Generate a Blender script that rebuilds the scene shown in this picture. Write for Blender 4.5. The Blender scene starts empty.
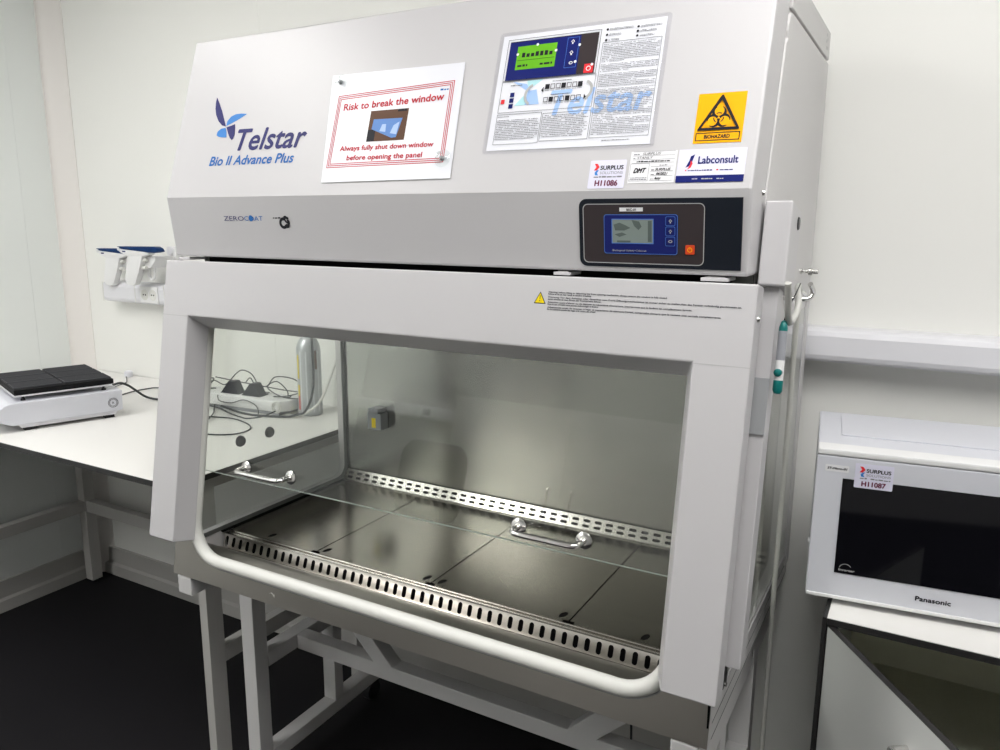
import bpy, bmesh, math, random
from mathutils import Vector, Matrix
from mathutils.geometry import tessellate_polygon
random.seed(7)
COL = bpy.context.scene.collection
PI = math.pi

# ------------------------------------------------------------------ materials
def mat(name, col, rough=.5, metal=0., spec=.5, bump=None, emit=None, trans=None, coat=0., streak=None, var=None, aniso=None):
    m = bpy.data.materials.new(name); m.use_nodes = True
    nt = m.node_tree; b = nt.nodes['Principled BSDF']
    b.inputs['Base Color'].default_value = (*col, 1)
    b.inputs['Roughness'].default_value = rough
    b.inputs['Metallic'].default_value = metal
    b.inputs['Specular IOR Level'].default_value = spec
    b.inputs['Coat Weight'].default_value = coat
    if trans: b.inputs['Transmission Weight'].default_value = trans
    if emit:
        b.inputs['Emission Color'].default_value = (*emit[0], 1); b.inputs['Emission Strength'].default_value = emit[1]
    if aniso:
        b.inputs['Anisotropic'].default_value = aniso[0]; tv = nt.nodes.new('ShaderNodeCombineXYZ')
        for k in range(3): tv.inputs[k].default_value = aniso[1][k]
        nt.links.new(tv.outputs[0], b.inputs['Tangent'])
    def coords(scale):
        tc = nt.nodes.new('ShaderNodeTexCoord'); mp = nt.nodes.new('ShaderNodeMapping')
        mp.inputs['Scale'].default_value = scale
        nt.links.new(tc.outputs['Object'], mp.inputs['Vector']); return mp
    if bump:
        mp = coords((bump[0],) * 3); n = nt.nodes.new('ShaderNodeTexNoise'); n.inputs['Scale'].default_value = 1; n.inputs['Detail'].default_value = 3
        bp = nt.nodes.new('ShaderNodeBump'); bp.inputs['Strength'].default_value = bump[1]; bp.inputs['Distance'].default_value = .001
        nt.links.new(mp.outputs[0], n.inputs['Vector']); nt.links.new(n.outputs['Fac'], bp.inputs['Height']); nt.links.new(bp.outputs[0], b.inputs['Normal'])
    if streak:      # brushed metal: stretched noise in roughness and bump
        mp = coords(streak[0]); n = nt.nodes.new('ShaderNodeTexNoise'); n.inputs['Scale'].default_value = 1; n.inputs['Detail'].default_value = 4
        mr = nt.nodes.new('ShaderNodeMapRange'); mr.inputs['To Min'].default_value = rough - streak[1]; mr.inputs['To Max'].default_value = rough + streak[1]
        nt.links.new(mp.outputs[0], n.inputs['Vector']); nt.links.new(n.outputs['Fac'], mr.inputs['Value']); nt.links.new(mr.outputs[0], b.inputs['Roughness'])
        bp = nt.nodes.new('ShaderNodeBump'); bp.inputs['Strength'].default_value = streak[2]; bp.inputs['Distance'].default_value = .001
        nt.links.new(n.outputs['Fac'], bp.inputs['Height']); nt.links.new(bp.outputs[0], b.inputs['Normal'])
    if var:         # gentle colour variation (wear, stains)
        mp = coords((var[0],) * 3); n = nt.nodes.new('ShaderNodeTexNoise'); n.inputs['Scale'].default_value = 1; n.inputs['Detail'].default_value = 5
        rp = nt.nodes.new('ShaderNodeMix'); rp.data_type = 'RGBA'
        rp.inputs[6].default_value = (*col, 1); rp.inputs[7].default_value = (*var[1], 1)
        nt.links.new(mp.outputs[0], n.inputs['Vector']); nt.links.new(n.outputs['Fac'], rp.inputs[0]); nt.links.new(rp.outputs[2], b.inputs['Base Color'])
    return m

def glassmat(name, tint, refl=1.45, rough=0.0):
    m = bpy.data.materials.new(name); m.use_nodes = True; nt = m.node_tree; nt.nodes.clear()
    o = nt.nodes.new('ShaderNodeOutputMaterial'); t = nt.nodes.new('ShaderNodeBsdfTransparent'); g = nt.nodes.new('ShaderNodeBsdfGlossy')
    f = nt.nodes.new('ShaderNodeFresnel'); mx = nt.nodes.new('ShaderNodeMixShader')
    ge = nt.nodes.new('ShaderNodeNewGeometry'); mi = nt.nodes.new('ShaderNodeMix'); mi.data_type = 'FLOAT'     # thin sheet: same reflectance from both faces
    mi.inputs[2].default_value = refl; mi.inputs[3].default_value = 1/refl
    nt.links.new(ge.outputs['Backfacing'], mi.inputs[0]); nt.links.new(mi.outputs[0], f.inputs['IOR'])
    t.inputs['Color'].default_value = (*tint, 1); g.inputs['Roughness'].default_value = rough
    nt.links.new(f.outputs[0], mx.inputs[0]); nt.links.new(t.outputs[0], mx.inputs[1]); nt.links.new(g.outputs[0], mx.inputs[2]); nt.links.new(mx.outputs[0], o.inputs[0])
    return m

M = dict(
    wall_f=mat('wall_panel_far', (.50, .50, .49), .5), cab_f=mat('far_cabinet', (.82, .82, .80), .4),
    glassedge=mat('glass_edge', (.30, .34, .31), .3),
    seal=mat('dark_seal', (.10, .105, .10), .5),
    mats=mat('ribbed_mat', (.062, .063, .069), .7, spec=.2),
    paint=mat('white_powder_coat', (.55, .54, .55), .38, bump=(900, .12)),
    paint_side=mat('white_powder_coat_side', (.58, .57, .565), .42, bump=(900, .08)),
    frame_paint=mat('light_grey_paint', (.66, .65, .645), .45),
    dark=mat('dark_gap_shade', (.005, .005, .005), .8, spec=.1),  # near-black stands in for shade in gaps, holes and behind grilles
    greygap=mat('grey_recess', (.16, .165, .15), .6),
    steel=mat('stainless_tray', (.52, .49, .44), .2, 1., streak=((3, 60, 60), .05, .05)),
    steelv=mat('stainless_back', (.43, .435, .41), .24, 1., streak=((16, 3, .7), .06, .03), aniso=(.9, (0, 0, 1))),
    steelf=mat('stainless_front', (.47, .445, .41), .33, 1., streak=((4, 80, 80), .05, .05)),
    steelg=mat('stainless_grille', (.68, .66, .62), .22, 1.),
    chrome=mat('polished_steel', (.75, .74, .72), .18, 1.),
    gasket=mat('pale_gasket', (.72, .72, .68), .4),
    sashglass=glassmat('sash_glass', (.97, .98, .965), 1.62),
    sideglass=glassmat('side_glass', (.98, .99, .98)),
    clear=glassmat('clear_plastic', (.93, .95, .94), 1.4, .08),
    sleeve=glassmat('plastic_sleeve', (.97, .97, .98), 1.35, .12),
    wall=mat('wall_panel_warm', (.86, .86, .825), .5),
    wall_l=mat('wall_panel_cool', (.82, .85, .83), .45),
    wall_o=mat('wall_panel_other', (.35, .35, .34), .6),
    trim=mat('cove_trim', (.80, .77, .74), .4),
    base=mat('cove_baseboard', (.48, .47, .45), .5),
    ceil=mat('ceiling_tile', (.80, .80, .78), .8),
    floor=mat('dark_vinyl', (.006, .0055, .0072), .65, spec=.25, var=(4, (.010, .009, .011)), bump=(60, .1)),
    white=mat('white_plastic', (.80, .80, .80), .35),
    whitel=mat('white_laminate', (.82, .81, .78), .35),
    trunk=mat('white_trunking', (.74, .74, .77), .35),
    black=mat('black_plastic', (.012, .012, .014), .4),
    blackedge=mat('black_edge', (.018, .017, .017), .45),
    rubber=mat('black_rubber', (.02, .02, .022), .75),
    mwglass=mat('black_glass', (.004, .004, .006), .04, spec=.6),
    mw=mat('microwave_white', (.66, .67, .72), .3),
    panel=mat('control_dark', (.012, .015, .022), .3, spec=.12),
    panelbrown=mat('control_brown', (.045, .036, .038), .35, spec=.12),
    navy=mat('navy_print', (.012, .018, .14), .35, spec=.12),
    navyd=mat('navy_logo', (.035, .035, .15), .4, spec=.12),
    ltblue=mat('light_blue_logo', (.06, .24, .62), .4, spec=.12),
    midblue=mat('mid_blue_text', (.03, .15, .45), .4, spec=.12),
    ltframe=mat('light_blue_line', (.08, .2, .6), .4, spec=.12),
    wmblue=mat('watermark_blue', (.38, .55, .86), .4, spec=.12),
    wmteal=mat('watermark_teal', (.46, .76, .80), .4, spec=.12),
    lcd=mat('grey_lcd', (.22, .27, .25), .15),
    lcdrefl=mat('painted_lcd_reflection', (.10, .13, .12), .15),
    green=mat('green_screen', (.14, .45, .02), .4, spec=.12),
    orange=mat('orange_button', (.62, .06, .02), .4, spec=.2, emit=((1., .12, .03), .08)),
    redp=mat('red_print', (.55, .03, .05), .5, spec=.12),
    redsq=mat('red_square', (.75, .04, .05), .5, spec=.12),
    paper=mat('paper_white', (.78, .79, .84), .3),
    paper2=mat('label_paper', (.80, .80, .82), .45),
    lavender=mat('label_lavender', (.72, .71, .84), .4),
    ink=mat('black_ink', (.02, .02, .025), .5, spec=.12),
    inkg=mat('grey_ink', (.22, .22, .24), .5, spec=.12),
    inkm=mat('mid_ink', (.09, .09, .10), .5, spec=.12),
    maroon=mat('maroon_ink', (.14, .02, .06), .5, spec=.12),
    amber=mat('amber_sticker', (.93, .42, .005), .45, spec=.12),
    yellow=mat('yellow_sticker', (.85, .65, .01), .45, spec=.12),
    greyplate=mat('grey_plate', (.34, .35, .36), .45),
    greyline=mat('pale_grey_line', (.45, .45, .45), .5),
    brown=mat('photo_brown', (.12, .06, .035), .5, spec=.12),
    photoblue=mat('photo_blue', (.14, .28, .62), .5, spec=.12),
    photolight=mat('photo_light', (.45, .6, .85), .5, spec=.12),
    teal=mat('teal_plastic', (.0, .17, .16), .35),
    pengrey=mat('grey_plastic', (.33, .34, .37), .4),
    hose=mat('milky_tube', (.62, .62, .58), .35, trans=.25),
    deepblue=mat('blue_plastic', (.006, .035, .13), .35, spec=.12),
    canister=mat('silver_canister', (.50, .52, .54), .35, .55),
    canlabel=mat('canister_label', (.70, .73, .76), .35),
    redlab=mat('canister_red', (.55, .12, .10), .4),
    yellab=mat('canister_yellow', (.75, .6, .05), .4),
    cord=mat('dark_cord', (.03, .035, .038), .5),
    interior=mat('cupboard_inside', (.80, .80, .64), .6),
    cupboard=mat('cupboard_white', (.62, .63, .61), .45),
    boxgrey=mat('socket_grey', (.28, .30, .32), .4),
    platform=mat('ribbed_rubber', (.006, .006, .007), .65, spec=.2),
    emit=mat('light_diffuser', (.9, .9, .9), .5, emit=((1., .985, .97), 11.)),
    chair=mat('chair_shell', (.12, .12, .12), .5),
)

# ------------------------------------------------------------------ builders
class MB:
    def __init__(s): s.bm = bmesh.new()
    def face(s, pts):
        vs = [s.bm.verts.new(Vector(p)) for p in pts]
        try: s.bm.faces.new(vs)
        except ValueError: pass
        return s
    def box(s, x0, x1, y0, y1, z0, z1, bev=0., mt=None):
        b = bmesh.new(); bmesh.ops.create_cube(b, size=1)
        for v in b.verts: v.co = Vector(((x0+x1)/2+v.co.x*(x1-x0), (y0+y1)/2+v.co.y*(y1-y0), (z0+z1)/2+v.co.z*(z1-z0)))
        if bev: bmesh.ops.bevel(b, geom=b.edges[:], offset=bev, segments=2, affect='EDGES', profile=.6)
        if mt is not None: b.transform(mt)
        s.merge(b); return s
    def merge(s, b):
        mp = {v: s.bm.verts.new(v.co) for v in b.verts}
        for f in b.faces:
            try: s.bm.faces.new([mp[v] for v in f.verts])
            except ValueError: pass
        b.free()
    def prism(s, pts, vec, bev=0.):
        """closed polygon (3D points) extruded by vec"""
        b = bmesh.new(); vec = Vector(vec)
        a = [b.verts.new(Vector(p)) for p in pts]; c = [b.verts.new(Vector(p)+vec) for p in pts]; n = len(pts)
        b.faces.new(a[::-1]); b.faces.new(c)
        for i in range(n): b.faces.new([a[i], a[(i+1) % n], c[(i+1) % n], c[i]])
        bmesh.ops.recalc_face_normals(b, faces=b.faces[:])
        if bev: bmesh.ops.bevel(b, geom=b.edges[:], offset=bev, segments=2, affect='EDGES', profile=.6, clamp_overlap=True)
        s.merge(b); return s
    def plate(s, fn, outer, holes, th):
        """2D outline with holes mapped through fn(u,v,h), thickness from h=0 to h=-th"""
        loops = [outer] + holes
        flat = [p for l in loops for p in l]
        tris = tessellate_polygon([[Vector((p[0], p[1], 0)) for p in l] for l in loops])
        b = bmesh.new()
        A = [b.verts.new(fn(p[0], p[1], 0.)) for p in flat]; B = [b.verts.new(fn(p[0], p[1], -th)) for p in flat]
        for t in tris:
            try: b.faces.new([A[i] for i in t]); b.faces.new([B[i] for i in reversed(t)])
            except ValueError: pass
        k = 0
        for l in loops:
            n = len(l)
            for i in range(n):
                try: b.faces.new([A[k+i], A[k+(i+1) % n], B[k+(i+1) % n], B[k+i]])
                except ValueError: pass
            k += n
        bmesh.ops.recalc_face_normals(b, faces=b.faces[:])
        s.merge(b); return s
    def cyl(s, p0, p1, r0, r1=None, n=20):
        if r1 is None: r1 = r0
        p0 = Vector(p0); p1 = Vector(p1); d = (p1-p0); q = d.to_track_quat('Z', 'Y')
        b = bmesh.new(); bmesh.ops.create_cone(b, cap_ends=True, segments=n, radius1=r0, radius2=r1, depth=d.length)
        b.transform(Matrix.Translation((p0+p1)/2) @ q.to_matrix().to_4x4()); s.merge(b); return s
    def lathe(s, base, axis, prof, n=28):
        base = Vector(base); q = Vector(axis).to_track_quat('Z', 'Y'); b = bmesh.new(); rings = []
        for r, z in prof:
            if r < 1e-6: rings.append([b.verts.new(base + q @ Vector((0, 0, z)))])
            else: rings.append([b.verts.new(base + q @ Vector((r*math.cos(2*PI*i/n), r*math.sin(2*PI*i/n), z))) for i in range(n)])
        for a, c in zip(rings, rings[1:]):
            if len(a) == 1 and len(c) == 1: continue
            for i in range(n):
                j = (i+1) % n
                if len(a) == 1: b.faces.new([a[0], c[i], c[j]])
                elif len(c) == 1: b.faces.new([a[i], a[j], c[0]])
                else: b.faces.new([a[i], a[j], c[j], c[i]])
        bmesh.ops.recalc_face_normals(b, faces=b.faces[:]); s.merge(b); return s
    def tube(s, pts, r, n=8, smooth=6, closed=False):
        P = [Vector(p) for p in pts]
        if smooth and len(P) > 2:
            Q = []; L = len(P); rng = range(L) if closed else range(L-1)
            for i in rng:
                p0 = P[(i-1) % L] if closed else P[max(i-1, 0)]; p1 = P[i]; p2 = P[(i+1) % L]; p3 = P[(i+2) % L] if closed else P[min(i+2, L-1)]
                for k in range(smooth):
                    t = k/smooth
                    Q.append(.5*((2*p1)+(-p0+p2)*t+(2*p0-5*p1+4*p2-p3)*t*t+(-p0+3*p1-3*p2+p3)*t**3))
            if not closed: Q.append(P[-1])
            P = Q
        b = bmesh.new(); rings = []; up = Vector((0, 0, 1)); L = len(P)
        prev = None
        for i, p in enumerate(P):
            d = (P[(i+1) % L]-P[i-1]) if closed else (P[min(i+1, L-1)]-P[max(i-1, 0)])
            if d.length < 1e-9: d = Vector((0, 0, 1))
            d.normalize()
            if prev is None:
                a = d.orthogonal().normalized()
            else:
                a = (prev - d*prev.dot(d));
                a = a.normalized() if a.length > 1e-6 else d.orthogonal().normalized()
            prev = a; c = d.cross(a)
            rings.append([b.verts.new(p + (a*math.cos(2*PI*k/n)+c*math.sin(2*PI*k/n))*r) for k in range(n)])
        for i in range(L if closed else L-1):
            A = rings[i]; B = rings[(i+1) % L]
            for k in range(n): b.faces.new([A[k], A[(k+1) % n], B[(k+1) % n], B[k]])
        if not closed: b.faces.new(rings[0][::-1]); b.faces.new(rings[-1])
        bmesh.ops.recalc_face_normals(b, faces=b.faces[:]); s.merge(b); return s

ORG = {}
def obj(name, mb, m, parent=None, bevel=0., smooth=False, org=None):
    me = bpy.data.meshes.new(name); mb.bm.normal_update()
    o = bpy.data.objects.new(name, me); COL.objects.link(o)
    if parent is not None:
        root = ORG[parent.name]; ORG[o.name] = root; o.parent = parent
        sh = root
    else:
        if org is None:
            xs = [v.co.copy() for v in mb.bm.verts]
            org = Vector(((min(v.x for v in xs)+max(v.x for v in xs))/2, (min(v.y for v in xs)+max(v.y for v in xs))/2, min(v.z for v in xs)))
        org = Vector(org); o.location = org; ORG[o.name] = org; sh = org
    for v in mb.bm.verts: v.co -= sh
    mb.bm.to_mesh(me); mb.bm.free()
    if isinstance(m, str): m = M[m]
    me.materials.append(m)
    if smooth:
        me.shade_smooth()
        try: me.set_sharp_from_angle(angle=math.radians(38))
        except Exception: pass
    if bevel:
        md = o.modifiers.new('bevel', 'BEVEL'); md.width = bevel; md.segments = 2; md.limit_method = 'ANGLE'; md.angle_limit = math.radians(35)
    return o
def thing(name, label, cat, loc, group=None):
    o = bpy.data.objects.new(name, None); COL.objects.link(o); o.location = loc; o.empty_display_size = .05
    ORG[o.name] = Vector(loc); o['label'] = label; o['category'] = cat
    if group: o['group'] = group
    return o
def tag(o, label, cat, group=None):
    o['label'] = label; o['category'] = cat
    if group: o['group'] = group
    return o
def struct(o): o['kind'] = 'structure'; return o

# printed matter: planes given by an origin at x=0, t=0 and an up vector in the yz plane
class Pl:
    def __init__(s, y0, z0, y1, z1, y_out=-1):
        s.o = Vector((0, y0, z0)); s.t = (Vector((0, y1, z1))-s.o).normalized(); s.x = Vector((1, 0, 0)); s.n = s.x.cross(s.t)
        if s.n.y > 0: s.n = -s.n
    def __call__(s, x, t, h=0.): return s.o + s.x*x + s.t*t + s.n*h
class Pg(Pl):       # general plane
    def __init__(s, o, x, t): s.o = Vector(o); s.x = Vector(x).normalized(); s.t = Vector(t).normalized(); s.n = s.x.cross(s.t)
def rect(x0, x1, t0, t1): return [(x0, t0), (x1, t0), (x1, t1), (x0, t1)]
def rrect(x0, x1, t0, t1, r, n=5):
    out = []
    for cx, cy, a in ((x1-r, t0+r, -90), (x1-r, t1-r, 0), (x0+r, t1-r, 90), (x0+r, t0+r, 180)):
        for k in range(n+1):
            w = math.radians(a+90*k/n); out.append((cx+r*math.cos(w), cy+r*math.sin(w)))
    return out
def stadium(cx, cy, w, h, n=5): return rrect(cx-w/2, cx+w/2, cy-h/2, cy+h/2, min(w, h)/2*.999, n)
def circ(cx, cy, r, n=20, ry=None): return [(cx+r*math.cos(2*PI*i/n), cy+(ry or r)*math.sin(2*PI*i/n)) for i in range(n)]
def flat(mb, P, poly, h):
    mb.plate(lambda u, v, k: P(u, v, h+k), poly, [], .00015); return mb
def flath(mb, P, poly, holes, h): mb.plate(lambda u, v, k: P(u, v, h+k), poly, holes, .00015); return mb
def outline(mb, P, x0, x1, t0, t1, w, h): return flath(mb, P, rect(x0, x1, t0, t1), [rect(x0+w, x1-w, t0+w, t1-w)], h)
_tc = {}
def glyphs(txt):
    if txt in _tc: return _tc[txt]
    cu = bpy.data.curves.new('text', 'FONT'); cu.body = txt; cu.size = 1; cu.resolution_u = 3
    o = bpy.data.objects.new('text', cu); COL.objects.link(o); dg = bpy.context.evaluated_depsgraph_get(); dg.update()
    me = o.evaluated_get(dg).to_mesh(); vs = [v.co.copy() for v in me.vertices]; fs = [list(p.vertices) for p in me.polygons]
    o.evaluated_get(dg).to_mesh_clear(); bpy.data.objects.remove(o); bpy.data.curves.remove(cu)
    _tc[txt] = (vs, fs); return vs, fs
def text(mb, P, txt, x0, x1, t0, cap, h, shear=0., bold=0., maxw=None):
    """fit text between x0 and x1, baseline t0, cap height"""
    vs, fs = glyphs(txt)
    if not vs: return mb
    a = min(v.x for v in vs); b = max(v.x for v in vs); sy = cap/.73
    sx = (x1-x0-abs(shear)*cap)/(b-a)
    offs = [(0, 0)] if not bold else [(-bold, 0), (bold, 0), (0, bold), (0, -bold)]
    for k, (ox, oy) in enumerate(offs):
        bv = [mb.bm.verts.new(P(x0+(v.x-a)*sx+shear*v.y*sy+ox, t0+v.y*sy+oy, h+k*.00003)) for v in vs]
        for f in fs:
            try: mb.bm.faces.new([bv[i] for i in f])
            except ValueError: pass
    return mb
def dashes(mb, P, x0, x1, t, ht, h, dens=.8, rag=.0):
    x = x0; xe = x1 - rag*random.random()*(x1-x0)
    while x < xe:
        w = random.uniform(.6, 2.6)*ht*1.2
        if random.random() < dens: flat(mb, P, rect(x, min(x+w, xe), t, t+ht*random.uniform(.6, 1.)), h)
        x += w+ht*.45

# ------------------------------------------------------------------ camera (photograph solved from its vanishing lines)
cam = bpy.data.cameras.new('camera'); co = bpy.data.objects.new('camera', cam); COL.objects.link(co)
yaw, pitch, roll = 0.5107372774328601, 0.19592712811954272, 0.005069389500011451
cy_, sy_, cp_, sp_, cr_, sr_ = math.cos(yaw), math.sin(yaw), math.cos(pitch), math.sin(pitch), math.cos(roll), math.sin(roll)
fw = Vector((-sy_*cp_, cy_*cp_, -sp_)); rt = Vector((cy_, sy_, 0)); up = rt.cross(fw)
r2 = cr_*rt+sr_*up; u2 = -sr_*rt+cr_*up
mw_ = Matrix(((r2.x, u2.x, -fw.x, 1.4867606), (r2.y, u2.y, -fw.y, -1.9166225), (r2.z, u2.z, -fw.z, 1.5113694), (0, 0, 0, 1)))
co.matrix_world = mw_; cam.sensor_width = 36; cam.lens = 768.5366/1000*36; cam.clip_start = .02
bpy.context.scene.camera = co

# ------------------------------------------------------------------ room
XW, XE, YS, ZC = -1.5895, 3.6, -3.35, 2.62
m = MB(); m.box(XW-.1, XE+.1, YS-.1, .1, -.05, 0); struct(obj('floor', m, 'floor'))
m = MB(); m.box(XW-.1, XE+.1, YS-.1, .1, ZC, ZC+.05); struct(obj('ceiling', m, 'ceil'))
m = MB()
for a, b in ((XW-.1, -.4796), (-.4784, 1.88), (1.8812, XE+.1)): m.box(a, b, 0, .1, 0, ZC)
m.box(XW-.1, XE+.1, .0008, .1, 0, ZC); struct(obj('wall_back', m, 'wall'))
m = MB()
for a, b in ((YS, -2.50), (-2.4988, -1.35), (-1.3488, -.1806), (-.1794, 0)): m.box(XW-.1, XW, a, b, 0, ZC)
m.box(XW-.1, XW-.0008, YS, 0, 0, ZC); struct(obj('wall_left', m, 'wall_l'))
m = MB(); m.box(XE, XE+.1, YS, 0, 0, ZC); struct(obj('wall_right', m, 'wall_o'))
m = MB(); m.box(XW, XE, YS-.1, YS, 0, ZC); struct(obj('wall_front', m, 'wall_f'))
# coved corner trim
m = MB(); prof = [(XW, -.056), (XW+.004, -.056)]
for k in range(9):
    a = k/8; prof.append((XW+.004+.078*a**1.25, -.052+.049*a**.8))
prof += [(XW+.084, -.003), (XW+.084, 0), (XW, 0)]
m.prism([(x, y, 0) for x, y in prof], (0, 0, ZC)); struct(obj('trim_1', m, 'trim', smooth=True))
for nm, ax in (('baseboard_back', 0), ('baseboard_left', 1)):
    m = MB(); pr = [(0, 0), (0, .122), (.012, .122), (.014, .055), (.022, .045), (.024, 0)]
    if ax == 0: m.prism([(XW, -d, z) for d, z in pr], (XE-XW, 0, 0))
    else: m.prism([(XW+d, 0, z) for d, z in pr], (0, YS, 0))
    struct(obj(nm, m, 'base'))

# ceiling lights
def ceiling_light(x, y, w, d, lab):
    t = thing('ceiling_light', lab, 'ceiling light', (x, y, ZC-.014), 'ceiling light panels')
    a = MB(); a.plate(lambda u, v, h: Vector((u, v, ZC+h-.0005)), rect(x-w/2-.02, x+w/2+.02, y-d/2-.02, y+d/2+.02), [rect(x-w/2, x+w/2, y-d/2, y+d/2)], .012)
    obj('frame', a, 'white', t)
    b = MB(); b.box(x-w/2, x+w/2, y-d/2, y+d/2, ZC-.010, ZC-.001); obj('diffuser', b, 'emit', t)
LIGHTS = [(-.60, -1.45, .6, .9), (1.55, -1.45, .6, 1.2), (2.60, -1.05, .6, .6), (-1.05, -2.68, .6, 1.2)]
for x, y, w_, d_ in LIGHTS: ceiling_light(x, y, w_, d_, 'square white recessed ceiling light panel')

# ------------------------------------------------------------------ biosafety cabinet
SL = .16640
def ys(z, off=0.): return -.7667+(z-1.4259)*SL+off          # the slanted front
CAB = thing('biosafety_cabinet', 'large white biosafety cabinet with slanted front and open glass window, on a grey stand', 'safety cabinet', (.625, -.45, .695))
# main shell behind the front
m = MB(); m.prism([(.006, -.70, 1.36), (.006, -.66, 1.44), (.006, -.66, 1.56), (.006, -.57, 1.896), (.006, -.096, 1.896), (.006, -.096, 1.36)], (1.238, 0, 0))
obj('upper_body', m, 'paint_side', CAB)
m = MB(); m.prism([(0, -.7507, 1.435), (0, -.7667, 1.5607), (0, -.658, 1.9008), (0, -.560, 1.9008), (0, -.665, 1.5607), (0, -.645, 1.435)], (1.25, 0, 0))
obj('header_hood', m, 'paint', CAB, bevel=.004)
for sx in (0, 1):
    X0 = -.0005 if sx == 0 else 1.2425; nm = 'side_panel'
    m = MB()
    pts = [(-.646, 1.40), (-.660, 1.5607), (-.584, 1.79)]
    for k in range(7):
        a = math.radians(205-115*k/6); pts.append((-.546+.030*math.cos(a), 1.811+.030*math.sin(a)))
    pts += [(-.0945, 1.841), (-.0945, 1.40)]
    m.prism([(X0, y, z) for y, z in pts], (.008, 0, 0)); obj(nm, m, 'paint_side', CAB, bevel=.003)
    m = MB(); m.prism([(X0+.001, y, z) for y, z in ((-.552, 1.847), (-.548, 1.9005), (-.0945, 1.9005), (-.0945, 1.847))], (.0065, 0, 0)); obj('top_strip', m, 'paint_side', CAB, bevel=.0015)
m = MB(); m.plate(lambda u, v, h: Vector((1.2496+h, u, v)), circ(-.188, 1.873, .007, 14, .014), [], .001); obj('cable_port', m, 'greyplate', CAB)
m = MB()
for dy, dz in ((-.150, 1.884), (-.150, 1.872), (-.135, 1.878), (-.145, 1.860), (-.130, 1.862)):
    m.box(1.2494, 1.2502, dy, dy+.010, dz, dz+.006)
obj('vent_slots', m, 'greyline', CAB)

# lower side walls with rounded window openings
def sideopen(y1=-.238, z0=.775, z1=1.325, r=.035, g=0.):
    pts = []
    for k in range(7):
        a = math.radians(-90+90*k/6); pts.append((y1-r+g+r*math.cos(a), z0+r-g+r*math.sin(a)))
    for k in range(7):
        a = math.radians(90*k/6); pts.append((y1-r+g+r*math.cos(a), z1-r+g+r*math.sin(a)))
    pts += [(ys(z1, .085)-g, z1+g), (ys(z0, .085)-g, z0-g)]
    return pts
outer = [(ys(.702, .0640), .702), (-.1, .702), (-.1, 1.41), (ys(1.41, .0640), 1.41)]
for X1, nm in ((.020, 'side_wall'), (1.250, 'side_wall')):
    m = MB(); m.plate(lambda u, v, h: Vector((X1+h, u, v)), outer, [sideopen()], .020); obj(nm, m, 'paint_side', CAB, bevel=.001)
for X1, th in ((.0045, .006), (1.2535, .006)):
    m = MB(); m.plate(lambda u, v, h: Vector((X1+h-.001, u, v)), [(-.236 if X1 < 1 else -.150, .768), (-.236 if X1 < 1 else -.150, 1.335), (ys(1.335, .075), 1.335), (ys(.768, .075), .768)], [], .005)
    obj('side_window', m, 'sideglass', CAB)
for X1 in (.0235, 1.2305):   # thin seal around each side window, inside
    m = MB(); m.plate(lambda u, v, h: Vector((X1+h, u, v)), sideopen(g=.009), [sideopen(g=-.001)], .003); obj('window_seal', m, 'seal', CAB)
m = MB(); m.box(1.2502, 1.2530, -.158, -.150, .768, 1.336); m.box(1.2502, 1.2530, ys(.775, .09), -.150, .763, .769); obj('window_edge', m, 'paint', CAB)
for za, zb_, nm_ in ((.7325, .7342, 'seal'), (.7035, .7052, 'seal')):
    m = MB(); m.box(1.2500, 1.2504, -.80, -.12, za, zb_); obj('side_seam', m, nm_, CAB)
m = MB(); m.box(1.250, 1.2536, -.146, -.106, .735, 1.36); obj('rear_edge_strip', m, 'paint_side', CAB, bevel=.001)
# floor, back, top of the chamber
m = MB(); m.box(.020, 1.230, -.80, -.10, .703, .712); obj('chamber_floor', m, 'dark', CAB)
m = MB(); m.box(.020, 1.230, -.228, -.222, .712, 1.36); obj('chamber_back', m, 'steelv', CAB)
m = MB(); m.box(.006, 1.244, -.222, -.096, .704, 1.37); obj('rear_plenum', m, 'paint_side', CAB)
m = MB(); m.prism([(.020, ys(1.345, .10), 1.345), (.020, -.228, 1.345), (.020, -.228, 1.358), (.020, ys(1.358, .10), 1.358)], (1.21, 0, 0)); obj('chamber_ceiling', m, 'greyplate', CAB)
# trays
def hole(cx, cy=-.655): return [(cx+.0125*math.cos(a)*math.cos(1.35)-.0065*math.sin(a)*math.sin(1.35), cy+.0125*math.cos(a)*math.sin(1.35)+.0065*math.sin(a)*math.cos(1.35)) for a in [2*PI*i/12 for i in range(12)]]
for x0, x1, hs in ((.0225, .3045, (.149,)), (.3075, .6235, (.323, .604)), (.6265, .9422, (.642, .924)), (.9452, 1.2275, (1.090,))):
    m = MB(); n = .010
    ol = [(x0+n, -.677), (x1-n, -.677), (x1-n, -.670), (x1, -.670), (x1, -.252), (x0, -.252), (x0, -.670), (x0+n, -.670)]
    m.plate(lambda u, v, h: Vector((u, v, .7636+h)), ol, [hole(c) for c in hs], .0015)
    m.box(x0+n, x1-n, -.6785, -.677, .752, .7636)
    t = obj('work_tray', m, 'steel', CAB)
    for c in hs:
        m = MB(); m.plate(lambda u, v, h: Vector((u, v, .7618+h)), hole(c), [], .0005); obj('finger_hole_shade', m, 'dark', t)  # black disc under the cut hole paints the shade inside it
m = MB(); m.box(.021, 1.229, -.2525, -.2500, .7645, .7665); m.box(.021, 1.229, -.6815, -.6795, .7605, .7628); obj('grille_lip', m, 'chrome', CAB)
m = MB(); m.box(.022, 1.228, -.6790, -.25, .730, .748); obj('plenum_base', m, 'dark', CAB)
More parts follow.
